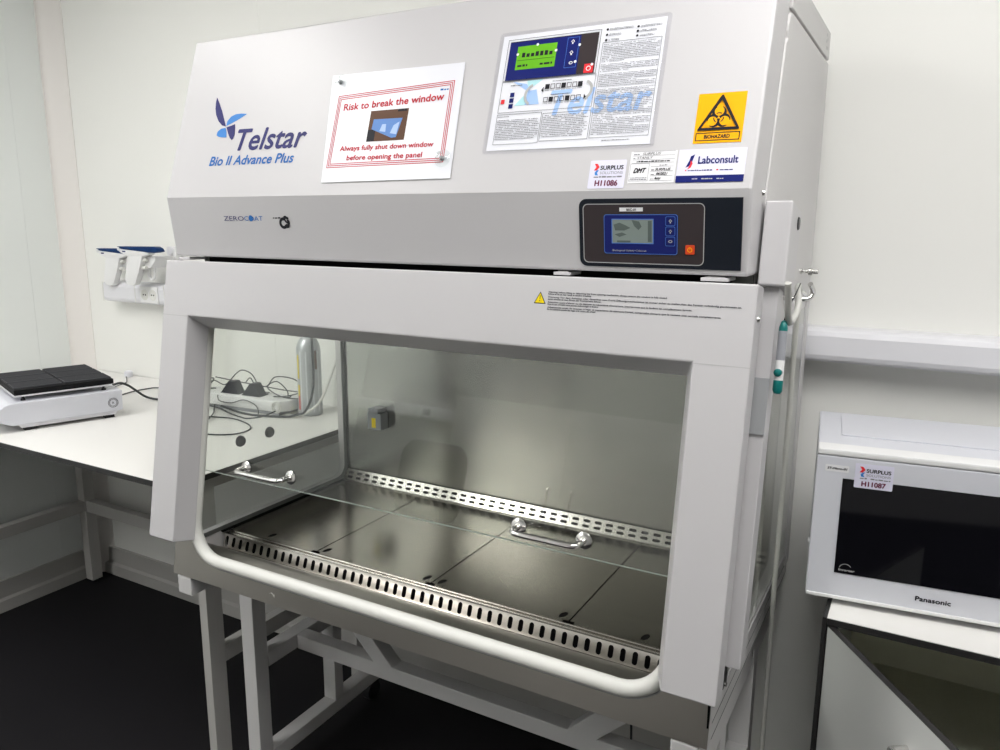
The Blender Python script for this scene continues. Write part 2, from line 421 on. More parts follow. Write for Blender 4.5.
# front grille with slots, gutter and rounded sill
G = Pl(-.7055, .7275, -.6945, .7580); GL = math.hypot(.011, .0305)
slots = [stadium(.040+.02325*i, .0165, .0100, .0235, 4) for i in range(51)]
m = MB(); m.plate(G, rect(.030, 1.220, 0, GL), slots, .0012); obj('front_grille', m, 'steelg', CAB)
m = MB(); m.box(.030, 1.220, -.6925, -.6835, .722, .756); obj('grille_channel', m, 'dark', CAB)
m = MB(); m.box(.0225, 1.2275, -.6945, -.6795, .7570, .7582); obj('grille_top_flange', m, 'steelg', CAB)
sill = [(-.7060, .7270), (-.715, .7255), (-.722, .7275), (-.731, .735), (-.740, .7455), (-.7475, .7530), (-.757, .7590), (-.768, .7625), (-.780, .7640), (-.806, .7640), (-.806, .718), (-.7060, .718)]
m.bm = bmesh.new(); m.prism([(.0205, y, z) for y, z in sill], (1.209, 0, 0)); obj('front_sill', m, 'steelf', CAB, smooth=True)
# rear grille
G2 = Pl(-.2505, .7665, -.234, .7955); G2L = math.hypot(.0165, .029)
sl = []
for i in range(40):
    sl.append(stadium(.046+.0300*i, .0095, .0185, .0068, 4)); sl.append(stadium(.046+.0300*i, .0225, .0185, .0068, 4))
m = MB(); m.plate(G2, rect(.0235, 1.2265, 0, G2L), sl, .001); obj('rear_grille', m, 'steelg', CAB)
m = MB(); m.prism([(.0235, -.246, .765), (.0235, -.2295, .765), (.0235, -.2295, .7935)], (1.203, 0, 0)); obj('rear_grille_backing', m, 'dark', CAB)
for a, b_ in ((.0205, .0285), (1.2215, 1.2295)):
    m = MB(); m.box(a, b_, -.70, -.232, .7625, .7665); obj('edge_gap', m, 'dark', CAB)

# stainless front fascia with the rounded opening, and its pale gasket
F = Pl(ys(.702, .0615), .702, ys(1.40, .0615), 1.40)
def tz(z): return (z-.702)*math.hypot(1, SL)
def uopen(x0, x1, t0, t1, r, n=9):
    pts = []
    for k in range(n+1):
        a = math.radians(180+90*k/n); pts.append((x0+r+r*math.cos(a), t0+r+r*math.sin(a)))
    for k in range(n+1):
        a = math.radians(270+90*k/n); pts.append((x1-r+r*math.cos(a), t0+r+r*math.sin(a)))
    return pts+[(x1, t1), (x0, t1)]
m = MB(); m.plate(F, rect(.0, 1.25, 0, tz(1.405)), [uopen(.074, 1.176, tz(.7665), tz(1.335), .078)], .0025); obj('front_fascia', m, 'steelf', CAB)
gp = uopen(.0665, 1.1835, tz(.7590), tz(1.336), .085)
m = MB(); m.tube([F(u, v, .004) for u, v in [gp[-1]]+gp[:-1]], .0142, 14, 0); obj('window_gasket', m, 'gasket', CAB, smooth=True)
m = MB(); m.plate(lambda u, v, h: F(u, v, .0012+h), uopen(.0485, 1.2015, tz(.7410), tz(1.34), .104), [uopen(.0520, 1.1980, tz(.745), tz(1.33), .100)], .001); obj('gasket_bead', m, 'greyplate', CAB)
m = MB(); m.box(1.2465, 1.2496, ys(.72, .064), ys(.72, .070), .703, .79); obj('corner_seam', m, 'dark', CAB)
m = MB(); [m.tube([F(.306+.012*k, .022+.004*math.sin(3*k), .0006) for k in (0, .6, 1.2)], .0006, 5)]; 
m.tube([F(.318, .020, .0006), F(.321, .024, .0006), F(.3215, .018, .0006)], .0006, 5); obj('scratch', m, 'gasket', CAB)
# sash glass, behind the fascia
sb = .9495
S = Pl(ys(.702, .085), .702, ys(1.40, .085), 1.40)
# sash plane placed so the lower edge sits at (y=-.785, z=.9555)
so = .074
S = Pl(ys(.702, so), .702, ys(1.40, so), 1.40)
m = MB(); m.plate(S, rect(.0305, 1.2195, tz(sb), tz(1.345)), [], .004); GLASS = obj('sash_window', m, 'sashglass', CAB)
m = MB(); m.plate(lambda u, v, h: S(u, v, .0004+h), rect(.0305, 1.2195, tz(sb)-.0010, tz(sb)), [], .005); obj('glass_edge', m, 'glassedge', GLASS)
for cx0, cx1, zc in ((.201, .333, .975), (.884, 1.010, .978)):
    tt = tz(zc); m = MB()
    m.tube([S(cx0, tt, .003), S(cx0, tt-.002, .022), S(cx0+.003, tt-.004, .031), S(cx0+.014, tt-.005, .036), S((cx0+cx1)/2, tt-.005, .036), S(cx1-.014, tt-.005, .036), S(cx1-.003, tt-.004, .031), S(cx1, tt-.002, .022), S(cx1, tt, .003)], .0058, 12, 5)
    H = obj('lift_handle', m, 'chrome', GLASS, smooth=True)
    for c in (cx0, cx1):
        m = MB(); m.lathe(S(c, tt, .0005), S.n, [(0, 0), (.0150, 0), (.0150, .0025), (.0120, .0045), (.0060, .0055), (0, .0055)]); obj('handle_rosette', m, 'chrome', GLASS, smooth=True)

# front flap: lintel with two posts, splayed inner returns
FL = Pl(ys(.8075), .8075, ys(1.4259), 1.4259); k_ = math.hypot(1, SL)
def ft(z): return (z-.8075)*k_
FX0, FX1, FI0, FI1 = -.0156, 1.2683, .0657, 1.1842
TH = .044; tb = ft(1.3076); tt_ = ft(1.4259)
m = MB(); b = bmesh.new()
o2 = [(FX0, 0), (FX0, tt_), (FX1, tt_), (FX1, 0), (FI1, 0), (FI1, tb), (FI0, tb), (FI0, 0)]
i2 = [(FX0, .000), (FX0, tt_), (FX1, tt_), (FX1, .000), (FI1-.018, 0), (FI1-.018, tb-.024), (FI0+.019, tb-.024), (FI0+.019, 0)]
A = [b.verts.new(FL(u, v, 0)) for u, v in o2]; B = [b.verts.new(FL(u, v, -TH)) for u, v in i2]
for q in ((0, 1, 6, 7), (1, 2, 5, 6), (2, 3, 4, 5)):
    b.faces.new([A[i] for i in q]); b.faces.new([B[i] for i in reversed(q)])
for i in range(8): b.faces.new([A[i], A[(i+1) % 8], B[(i+1) % 8], B[i]])
bmesh.ops.recalc_face_normals(b, faces=b.faces[:]); m.merge(b)
FLAP = obj('front_flap', m, 'paint', CAB, bevel=.0022)
m = MB()
m.box(FI0-.001, FI0-.0002, 0, .001, 0, .001)
for xa, xb in ((FX0, FI0), (FI1, FX1)):
    m = MB(); m.plate(lambda u, v, h: FL(u, v, .0003+h), rect(xa+.001, xb-.0005, tb-.0022, tb-.0008), [], .0004); obj('flap_joint', m, 'greyline', FLAP)
m = MB(); m.lathe((1.2683, ys(1.374, .018), 1.374), (1, 0, 0), [(0, .004), (.003, .0035), (.0042, .0015), (.0042, 0)], 14); obj('flap_screw', m, 'chrome', FLAP, smooth=True)
# gap above the flap: grey recess, black strip put in as its shade, hinge tabs
m = MB(); m.box(.03, 1.246, -.700, -.690, 1.395, 1.437); obj('hinge_recess', m, 'greygap', CAB)
m = MB(); m.box(.050, 1.215, -.7035, -.700, 1.405, 1.434); obj('painted_hinge_shade', m, 'dark', CAB)
for xa, xb in ((.008, .043), (.935, .965), (1.180, 1.222)):
    m = MB(); m.box(xa, xb, -.752, -.705, 1.4265, 1.4315, .001); m.cyl((xa+.006, -.745, 1.430), (xb-.006, -.745, 1.430), .0032)
    obj('hinge', m, 'paint', CAB)
# hinge cover and side column on the right
m = MB(); m.prism([(1.2545, ys(z, o), z) for z, o in ((1.420, .060), (1.546, .060))]+[(1.2545, ys(1.540, .150), 1.530), (1.2545, ys(1.400, .150), 1.398)], (.040, 0, 0)); HC = obj('hinge_cover', m, 'paint', CAB, bevel=.003)
m = MB(); m.lathe((1.2945, ys(1.514, .125), 1.512), (1, 0, 0), [(0, .002), (.009, .002), (.0105, 0)], 20); obj('plug', m, 'black', HC, smooth=True)
m = MB(); m.prism([(1.2555, ys(z, o), z) for z, o in ((.832, .072), (1.4175, .072), (1.4175, .112), (.832, .112))], (.030, 0, 0)); COLM = obj('side_column', m, 'paint', CAB, bevel=.002)
SC = Pl(ys(.832, .072), .832, ys(1.4175, .072), 1.4175)
m = MB(); m.plate(lambda u, v, h: SC(u, v, .0025+h), rect(1.2560, 1.2850, .368, .455), [], .002); obj('grey_label_plate', m, 'greyplate', COLM)
m = MB(); m.box(1.2515, 1.262, -.792, -.766, .790, .826, .001); LT = obj('latch', m, 'black', CAB)
m = MB(); m.cyl((1.262, -.784, .797), (1.2655, -.784, .797), .0035); obj('latch_screw', m, 'chrome', LT)
m = MB(); m.lathe((1.2505, -.691, 1.557), (1, 0, 0), [(0, .004), (.0035, .0035), (.0045, 0)], 12); obj('cap_screw', m, 'chrome', CAB, smooth=True)
# valve stub and bent hook near the rear right edge
m = MB(); m.lathe((1.2505, -.258, 1.418), (1, 0, 0), [(0, 0), (.006, 0), (.006, .003), (.0035, .005), (.0035, .014), (.0075, .016), (.0075, .023), (.005, .024), (.005, .034), (0, .035)], 18); obj('drain_valve', m, 'chrome', CAB, smooth=True)
m = MB(); m.tube([(1.250, -.43, 1.378), (1.262, -.435, 1.378), (1.270, -.425, 1.380), (1.272, -.40, 1.386), (1.272, -.37, 1.386), (1.272, -.33, 1.379)], .0042, 10); obj('hose_hook', m, 'chrome', CAB, smooth=True); m = MB(); m.tube([(1.250, -.235, 1.36), (1.268, -.232, 1.362), (1.274, -.228, 1.375), (1.270, -.245, 1.392)], .0052, 10); obj('hook', m, 'chrome', CAB, smooth=True)
# interior socket box with yellow sticker
m = MB(); m.box(.130, .178, -.262, -.2285, .936, .985, .003); SB = obj('socket_box', m, 'boxgrey', CAB)
m = MB(); m.box(.138, .172, -.268, -.2295, .985, .998, .004); obj('socket_lid', m, 'pengrey', SB)
m = MB(); m.box(.146, .160, -.2628, -.262, .942, .970); obj('yellow_sticker', m, 'yellow', SB)
# black port plugs in the left side window
for y, z in ((-.606, .967), (-.508, .967)):
    m = MB(); m.lathe((.004, y, z), (1, 0, 0), [(0, .006), (.012, .005), (.0145, 0), (.0145, -.003), (0, -.003)], 24); obj('port_plug', m, 'rubber', CAB, smooth=True)

# ------- printed logos and labels on the header (upper slanted plane U, lower band L)
U = Pl(-.7667, 1.5607, -.658, 1.9008); Lb = Pl(-.7507, 1.435, -.7667, 1.5607)
dark1 = [(0.1036, 0.222), (0.1144, 0.2086), (0.1281, 0.1889), (0.142, 0.1648), (0.1481, 0.1542), (0.1354, 0.1574), (0.1221, 0.1675), (0.1109, 0.1823), (0.105, 0.1968), (0.103, 0.2111)]
light1 = [(0.1487, 0.1551), (0.1494, 0.1659), (0.1583, 0.1755), (0.1718, 0.1799), (0.1883, 0.1803), (0.2052, 0.1783), (0.1942, 0.1732), (0.1775, 0.1657), (0.1604, 0.1591)]
light2 = [(0.1476, 0.1515), (0.1351, 0.1503), (0.1259, 0.1446), (0.1238, 0.1364), (0.1313, 0.1323), (0.1445, 0.1304), (0.1561, 0.1298), (0.1532, 0.141)]
dark2 = [(0.1502, 0.1526), (0.1635, 0.1549), (0.1744, 0.1582), (0.1768, 0.1504), (0.179, 0.135), (0.1772, 0.126), (0.1729, 0.1231), (0.1662, 0.128), (0.1579, 0.1392)]
m = MB(); flat(m, U, dark1, .0005); flat(m, U, dark2, .0005); text(m, U, 'Telstar', .1805, .387, .1000, .0475, .0005, shear=.22, bold=.0013); obj('dark_blue_logo_lettering', m, 'navyd', CAB)
m = MB(); flat(m, U, light1, .0005); flat(m, U, light2, .0005); obj('light_blue_petals', m, 'ltblue', CAB)
m = MB(); text(m, U, 'Bio II Advance Plus', .119, .361, .0690, .0205, .0005, shear=.2, bold=.0008); obj('model_lettering', m, 'midblue', CAB)
m = MB(); text(m, Lb, 'ZERO', .1712, .230, .0780, .0098, .0005); obj('coating_mark', m, 'navyd', CAB)
m = MB(); text(m, Lb, 'COAT', .2315, .284, .0780, .0098, .0005); flath(m, Lb, circ(.2505, .083, .0062), [], .0007); obj('coating_mark_blue', m, 'midblue', CAB)
m = MB(); # test mark: small S-G emblem
def band(P, m, c, r, a0, a1, w, h, n=14):
    o = [(c[0]+(r+w/2)*math.cos(math.radians(a0+(a1-a0)*i/n)), c[1]+(r+w/2)*math.sin(math.radians(a0+(a1-a0)*i/n))) for i in range(n+1)]
    q = [(c[0]+(r-w/2)*math.cos(math.radians(a0+(a1-a0)*i/n)), c[1]+(r-w/2)*math.sin(math.radians(a0+(a1-a0)*i/n))) for i in range(n+1)]
    flat(m, P, o+q[::-1], h)
band(Lb, m, (.340, .0735), .0085, 60, 330, .0060, .0005); band(Lb, m, (.3465, .0815), .0045, 0, 200, .0045, .0007); band(Lb, m, (.3505, .0745), .0048, -140, 90, .0045, .0009)
text(m, Lb, 'S', .3435, .3560, .0650, .022, .0011, bold=.0006)
dashes(m, Lb, .3127, .334, .0825, .0035, .0005, 1); obj('test_mark', m, 'ink', CAB)
# control panel
m = MB(); m.plate(lambda u, v, h: Lb(u, v, .0018+h), [(1.2387, .0085), (1.2387, .1145)]+rrect(.9838, 1.2387, .0085, .1145, .012)[12:], [], .0018)
CP = obj('control_panel', m, 'panel', CAB)
m = MB(); flath(m, Lb, rrect(.9905, 1.1845, .0143, .1070, .008), [rrect(.9917, 1.1833, .0155, .1058, .0072)], .0024); obj('panel_outline', m, 'greyline', CP)
m = MB(); flat(m, Lb, rrect(.9914, 1.1836, .0152, .1061, .0074), .0021); obj('panel_field', m, 'panelbrown', CP)
m = MB(); flat(m, Lb, rrect(1.0262, 1.1442, .0298, .0905, .004), .0025); obj('blue_field', m, 'navy', CP)
m = MB(); flath(m, Lb, rrect(1.0262, 1.1442, .0298, .0905, .004), [rrect(1.0270, 1.1434, .0306, .0897, .0035)], .0028)
flath(m, Lb, rect(1.0390, 1.1070, .0457, .0840), [rect(1.0402, 1.1058, .0469, .0828)], .0031)
for t0 in (.0735, .0583, .0430): flath(m, Lb, rrect(1.1255, 1.1405, t0, t0+.0140, .002), [rrect(1.1261, 1.1399, t0+.0006, t0+.0134, .0018)], .0030)
obj('blue_outlines', m, 'ltframe', CP)
m = MB(); flat(m, Lb, rect(1.0400, 1.1060, .0467, .0830), .0029); SCN = obj('screen', m, 'lcd', CP)
m = MB(); flat(m, Lb, [(1.0425, .075), (1.052, .078), (1.062, .074), (1.070, .070), (1.060, .066), (1.045, .066)], .0032); flat(m, Lb, [(1.044, .060), (1.056, .063), (1.064, .060), (1.052, .056)], .0032); flat(m, Lb, [(1.072, .082), (1.084, .080), (1.088, .072), (1.083, .067), (1.076, .073)], .0032); flat(m, Lb, rect(1.048, 1.070, .0475, .0505), .0032); flat(m, Lb, rect(1.098, 1.104, .049, .081), .0032); obj('screen_reflections', m, 'lcdrefl', SCN)  # shapes reflected in the screen, painted as darker patches
m = MB()
for t0, g in ((.0808, 0), (.0655, 1), (.0500, 2)):
    if g < 2: flath(m, Lb, circ(1.1331, t0, .0026, 4), [circ(1.1331, t0, .0014, 4)], .0032); flat(m, Lb, rect(1.1323, 1.1339, t0-.0035, t0-.0015), .0032)
    else: flath(m, Lb, circ(1.1333, t0, .0032, 12, .0022), [circ(1.1333, t0, .0020, 12, .0012)], .0032)
text(m, Lb, 'Biological Safety Cabinet', 1.0405, 1.0957, .0338, .0028, .0031); obj('panel_lettering', m, 'greyline', CP)
m = MB(); flat(m, Lb, rect(1.0522, 1.0899, .0951, .1010), .0030); LB1 = obj('name_label', m, 'paper2', CP)
m = MB(); text(m, Lb, 'BSC-01', 1.0640, 1.0790, .0963, .0034, .0034, bold=.0002); obj('label_lettering', m, 'ink', LB1)
m = MB(); m.plate(lambda u, v, h: Lb(u, v, .0036+h), rrect(1.1567, 1.1704, .0312, .0450, .0015), [], .0015); PB = obj('power_button', m, 'orange', CP)
m = MB(); flath(m, Lb, circ(1.1635, .0380, .0038), [circ(1.1635, .0380, .0027)], .0040); flat(m, Lb, rect(1.1631, 1.1639, .0385, .0425), .0041); obj('power_symbol', m, 'amber', PB)

# biohazard sticker
m = MB(); flat(m, U, rect(1.1556, 1.2260, .0695, .1460), .0006); BH = obj('biohazard_sticker', m, 'amber', CAB)
m = MB()
outline(m, U, 1.1585, 1.2228, .0730, .0855, .0013, .0009)
text(m, U, 'BIOHAZARD', 1.1715, 1.2085, .0764, .0058, .0009, bold=.0003)
obj('biohazard_frame', m, 'ink', BH)
c0 = (1.1893, .1075); off = lambda r, a: (c0[0]+r*math.cos(math.radians(a)), c0[1]+r*math.sin(math.radians(a)))
m = MB()
for k, a in enumerate((90, 210, 330)): flat(m, U, circ(*off(.0076, a), .0104, 32), .0010+k*.00002)
BS = obj('biohazard_symbol', m, 'ink', BH)
m = MB()
for k, a in enumerate((90, 210, 330)):
    flat(m, U, circ(*off(.0101, a), .0070, 32), .0013+k*.00002)
    w = math.radians(a); r0, r1, hw = .0005, .0030, .00035
    flat(m, U, [(c0[0]+r0*math.cos(w)-hw*math.sin(w), c0[1]+r0*math.sin(w)+hw*math.cos(w)), (c0[0]+r1*math.cos(w)-hw*math.sin(w), c0[1]+r1*math.sin(w)+hw*math.cos(w)), (c0[0]+r1*math.cos(w)+hw*math.sin(w), c0[1]+r1*math.sin(w)-hw*math.cos(w)), (c0[0]+r0*math.cos(w)+hw*math.sin(w), c0[1]+r0*math.sin(w)-hw*math.cos(w))], .0014)
    flat(m, U, circ(*off(.0168, a), .0042, 16), .00145)
flat(m, U, circ(*c0, .0013, 12), .0015); obj('symbol_cutouts', m, 'amber', BS)
m = MB()
for a in (90, 210, 330): band(U, m, c0, .0072, a-32, a+32, .0014, .0017)
obj('symbol_ring', m, 'ink', BS)
m = MB()
flath(m, U, [(1.1600, .0900), (1.1607, .0885), (1.2200, .0885), (1.2212, .0900), (1.1925, .1420), (1.1900, .1420)], [[(1.1650, .0925), (1.2157, .0925), (1.1912, .1345)]], .0020); obj('triangle_frame', m, 'ink', BH)
# supplier sticker, white over a navy band
m = MB(); flat(m, U, rect(1.1375, 1.2364, .0100, .0610), .0006); LC = obj('supplier_sticker', m, 'lavender', CAB)
m = MB(); flat(m, U, rect(1.1375, 1.2364, .0100, .0206), .0009); text(m, U, 'Labconsult', 1.1680, 1.2255, .0385, .0115, .0009, bold=.0004)
flat(m, U, [(1.1500, .0330), (1.1545, .0345), (1.1590, .0420), (1.1620, .0530), (1.1640, .0540), (1.1560, .0500), (1.1545, .0430)], .0009); obj('navy_lettering', m, 'navy', LC)
m = MB(); flat(m, U, [(1.1530, .0300), (1.1580, .0330), (1.1600, .0390), (1.1570, .0440), (1.1565, .0380)], .0010)
obj('red_swoosh', m, 'redsq', LC); m = MB(); dashes(m, U, 1.1500, 1.1530, .0275, .0022, .0009, 1); dashes(m, U, 1.1960, 1.1990, .0275, .0022, .0009, 1); obj('red_marks', m, 'redsq', LC)
m = MB(); dashes(m, U, 1.1540, 1.1900, .0275, .0020, .0009, 1); dashes(m, U, 1.2010, 1.2200, .0275, .0020, .0009, 1); obj('contact_lines', m, 'navyd', LC)
m = MB(); dashes(m, U, 1.1620, 1.1700, .0145, .0018, .0012, 1); dashes(m, U, 1.1760, 1.1920, .0145, .0018, .0012, 1); dashes(m, U, 1.1980, 1.2080, .0145, .0018, .0012, 1); obj('band_lettering', m, 'greyline', LC)
# handwritten service label
m = MB(); flat(m, U, rect(1.0625, 1.1350, .0107, .0608), .0006); SV = obj('service_label', m, 'paper2', CAB)
m = MB()
for t0 in (.0605, .0540, .0478, .0425): flat(m, U, rect(1.066, 1.132, t0-.0004, t0), .0009)
outline(m, U, 1.064, 1.094, .0140, .0415, .0004, .0009)
for t0 in (.0360, .0285, .0215, .0140): flat(m, U, rect(1.097, 1.132, t0, t0+.0004), .0009)
dashes(m, U, 1.067, 1.076, .0552, .0020, .0009, 1); dashes(m, U, 1.067, 1.071, .0490, .0020, .0009, 1); dashes(m, U, 1.110, 1.122, .0375, .0018, .0009, 1)
for t0 in (.0300, .0230, .0160): dashes(m, U, 1.098, 1.103, t0, .0018, .0009, 1)
dashes(m, U, 1.066, 1.092, .0185, .0016, .0009, 1); dashes(m, U, 1.066, 1.092, .0158, .0016, .0009, 1); obj('form_lines', m, 'inkg', SV)
m = MB(); text(m, U, 'SURPLUS', 1.081, 1.110, .0550, .0040, .0010, shear=.3); text(m, U, 'STANLY', 1.073, 1.098, .0488, .0038, .0010, shear=.3); text(m, U, 'DMT', 1.070, 1.090, .0270, .0075, .0010, shear=.35, bold=.0005)
dashes(m, U, 1.073, 1.125, .0437, .0022, .0010, 1); text(m, U, 'SURPLUS', 1.104, 1.128, .0298, .0038, .0010, shear=.3, bold=.0002); text(m, U, '06/2021', 1.106, 1.124, .0230, .0038, .0010, shear=.3, bold=.0002); text(m, U, 'Amy', 1.104, 1.115, .0160, .0040, .0010, shear=.3, bold=.0002); obj('handwriting', m, 'ink', SV)
# asset label
def asset_label(P, x0, x1, t0, t1, h, code, par):
    w = x1-x0; hh = t1-t0; X = lambda a: x0+a*w; T = lambda a: t0+a*hh
    m = MB(); m.plate(lambda u, v, k: P(u, v, h+k), rrect(x0, x1, t0, t1, .002), [], .0003); L = obj('asset_label', m, 'lavender', par)
    m = MB(); text(m, P, 'SURPLUS', X(.30), X(.93), T(.66), hh*.15, h+.0003, bold=.0003); obj('bold_lettering', m, 'ink', L)
    m = MB(); text(m, P, 'SOLUTIONS', X(.30), X(.93), T(.50), hh*.10, h+.0003); dashes(m, P, X(.14), X(.93), T(.38), hh*.06, h+.0003, .95); obj('grey_lettering', m, 'inkg', L)
    m = MB(); text(m, P, code, X(.20), X(.82), T(.09), hh*.20, h+.0003, bold=.0005); obj('code_lettering', m, 'maroon', L)
    m = MB(); flat(m, P, [(X(.12), T(.88)), (X(.20), T(.88)), (X(.27), T(.76)), (X(.20), T(.64)), (X(.12), T(.64)), (X(.18), T(.76))], h+.0003); obj('red_arrow', m, 'redsq', L)
    m = MB(); flat(m, P, [(X(.26), T(.66)), (X(.20), T(.64)), (X(.15), T(.56)), (X(.17), T(.47)), (X(.26), T(.46)), (X(.22), T(.55))], h+.0004); obj('blue_arrow', m, 'ltblue', L)
    return L
asset_label(U, .9973, 1.0572, .0035, .0490, .0007, 'H11086', CAB)

# printed warning on the flap
m = MB()
lines = [("Warning: before lifting or detaching the front opening mechanism, always ensure the window is fully closed.", .936, 1.1365, 1),
         ("Failure to do so may result in window breaking.", .936, 1.012, 0),
         ("Warnung: Vor dem Anheben oder Absenken vom Front-Öffnungsmechanismus ist immer sicher zu stellen,dass das Fenster vollständig geschlossen ist,", .936, 1.2480, 1),
         ("sonst könnte es zum Bruch der Frontscheibe führen.", .936, 1.030, 0),
         ("Attention: avant d'élever ou de déposer le mécanisme d'ouverture, assurez-vous que la fenêtre est complètement fermée.", .936, 1.1760, 1),
         ("Dans le cas contraire vous pouvez endommager la fenêtre.", .936, 1.026, 0),
         ("Advertencia: antes de levantar o bajar el mecanismo de apertura frontal, compruebe siempre que la ventana está cerrada completamente.", .936, 1.2200, 1),
         ("De lo contrario puede dar lugar a la rotura del cristal.", .936, 1.022, 0)]
tq = ft(1.3985)
for i, (s_, a, b_, g) in enumerate(lines):
    text(m, FL, s_, a, b_, tq-(i//2)*.0083-(0 if g else .0034), .0025, .0004, bold=.00018); 
obj('warning_lettering', m, 'inkm', FLAP)
tri = [(.9105, ft(1.3800)), (.9325, ft(1.3800)), (.9215, ft(1.3995))]
def inset(p, s_): cx = sum(a for a, _ in p)/3; cz = sum(b for _, b in p)/3; return [(cx+(a-cx)*s_, cz+(b-cz)*s_) for a, b in p]
m = MB(); flat(m, FL, tri, .0004); W = obj('warning_triangle', m, 'ink', FLAP)
m = MB(); flat(m, FL, inset(tri, .80), .0007); obj('triangle_fill', m, 'yellow', W)
m = MB(); flat(m, FL, [(.9208, ft(1.3935)), (.9222, ft(1.3935)), (.9219, ft(1.3868)), (.9211, ft(1.3868))], .001); flat(m, FL, circ(.9215, ft(1.3847), .0009, 8), .001); obj('exclamation_mark', m, 'ink', W)

# ------------------------------------------------------------------ paper sign "Risk to break the window"
def quad_plane(fn, a): return fn
SG = thing('warning_sign', 'landscape paper sign in red print held by clear suction hooks on the cabinet hood', 'paper sign', U(.58, .025, 0))
m = MB(); m.plate(lambda u, v, h: U(u, v, .0022+h), [(.4440, .0245), (.7370, .0262), (.7295, .2380), (.4260, .2405)], [], .0010); obj('laminated_sheet', m, 'paper', SG)
def bq(x, t): # bilinear skew used by the sheet's print
    return U(x, t, 0)
m = MB()
for d in (0., .0035, .0070):
    flath(m, U, [(.4505+d, .0528+d), (.7180-d, .0555+d), (.7148-d, .2060-d), (.4508+d, .1968-d)], [[(.4505+d+.0014, .0528+d+.0014), (.7180-d-.0014, .0555+d+.0014), (.7148-d-.0014, .2060-d-.0014), (.4508+d+.0014, .1968-d-.0014)]], .0026)
obj('red_border', m, 'redp', SG)
U3 = Pg(U(.469, .1650, 0), U.x+U.t*.022, U.t); 
m = MB(); text(m, U3, 'Risk to break the window', 0, .228, .0012, .0140, .0027, bold=.0005); obj('red_heading', m, 'redp', SG)
m = MB()
text(m, U, 'Always fully shut down window', .4770, .6910, .0855, .0100, .0027, bold=.0004); obj('red_lettering', m, 'redp', SG); m = MB(); text(m, U, 'before opening the panel', .4975, .6700, .0668, .0100, .0027, bold=.0004); obj('red_lettering', m, 'redp', SG)
m = MB(); flat(m, U, rect(.5370, .6240, .1010, .1610), .0026); PH = obj('printed_photo', m, 'brown', SG)
m = MB(); flat(m, U, [(.5455, .1250), (.5470, .1440), (.6130, .1430), (.6050, .1070), (.5950, .1060)], .0029); obj('photo_window', m, 'photoblue', PH)
m = MB(); flat(m, U, [(.5650, .1200), (.5690, .1330), (.5780, .1330), (.5790, .1180)], .0032); flat(m, U, [(.5900, .1150), (.5960, .1300), (.6080, .1360), (.6050, .1120)], .0032); obj('photo_highlights', m, 'photolight', PH)
m = MB(); flat(m, U, rect(.5375, .5550, .1015, .1240), .0028); flat(m, U, rect(.6000, .6200, .1560, .1600), .0028); obj('photo_shadow', m, 'ink', PH)
m = MB(); dashes(m, U, .6870, .7040, .1890, .0035, .0027, 1); obj('corner_logo', m, 'midblue', SG)
for cx, ct in ((.4515, .2238), (.7165, .0617)):
    s_ = thing('suction_hook', 'clear round suction hook at the %s corner of the red warning sign' % ('upper left' if cx < .6 else 'lower right'), 'suction hook', U(cx, ct, .004), 'clear suction hooks')
    m = MB(); m.lathe(U(cx, ct, .0036), U.n, [(.0158, 0), (.0160, .001), (.0120, .0045), (.0070, .0070), (.0055, .0110), (.0072, .0120), (.0072, .0145), (0, .0150)], 28); obj('suction_cup', m, 'clear', s_, smooth=True)
    m = MB(); m.cyl(U(cx, ct, .0045), U(cx, ct, .0100), .0045, .0030); obj('cup_core', m, 'greyplate', s_, smooth=True)

# ------------------------------------------------------------------ laminated instruction sheet
IS = thing('instruction_sheet', 'laminated instruction sheet with green screen diagram and fine print on the cabinet hood', 'instruction sheet', U(.94, .066, 0))
m = MB(); m.plate(lambda u, v, h: U(u, v, .0016+h), rrect(.7940, 1.0965, .0668, .2830, .006), [rect(.8012, 1.0893, .0727, .2768)], .0006); obj('clear_pouch', m, 'sleeve', IS)
m = MB(); flat(m, U, rect(.8010, 1.0895, .0725, .2770), .0008); obj('paper_insert', m, 'paper', IS)
h0 = .0020
m = MB()
def skq(x0, x1, t0, t1, w, h): outline(m, U, x0, x1, t0, t1, w, h)
skq(.8125, .9825, .1945, .2685, .0007, h0); skq(.8125, .9840, .1385, .1935, .0006, h0); skq(.8125, .8970, .0825, .1355, .0006, h0); skq(.8990, .9850, .0850, .1330, .0006, h0); skq(.9875, 1.0855, .0860, .2450, .0006, h0)
obj('box_outlines', m, 'inkm', IS)
m = MB(); flat(m, U, rect(.8170, .9790, .1955, .2645), h0); DG = obj('diagram_panel', m, 'panelbrown', IS)
m = MB(); flat(m, U, rect(.8170, .9480, .1955, .2630), h0+.0003); obj('diagram_blue', m, 'navy', IS)
m = MB(); flat(m, U, rect(.8330, .9065, .2130, .2545), h0+.0006); obj('diagram_green', m, 'green', IS)
m = MB()
for i in range(7): flat(m, U, rect(.8430+i*.0085, .8430+i*.0085+.0058, .2345, .2345+random.choice((.006, .008))), h0+.0009)
flat(m, U, rect(.8350, .9045, .2290, .2296), h0+.0009); dashes(m, U, .8370, .8560, .2180, .0040, h0+.0009, .9); dashes(m, U, .8790, .9020, .2180, .0040, h0+.0009, .9); obj('screen_icons', m, 'ink', IS)
m = MB()
for a, b_ in ((.8345, .2405), (.8700, .2545), (.9060, .2405), (.9475, .2455), (.9440, .2170), (.9745, .2095)): flat(m, U, circ(a, b_, .0024, 12), h0+.0012)
for t0 in (.2530, .2340): flath(m, U, circ(.9345, t0, .0034, 4), [circ(.9345, t0, .0020, 4)], h0+.0006); flat(m, U, rect(.9335, .9355, t0-.0045, t0-.002), h0+.0007)
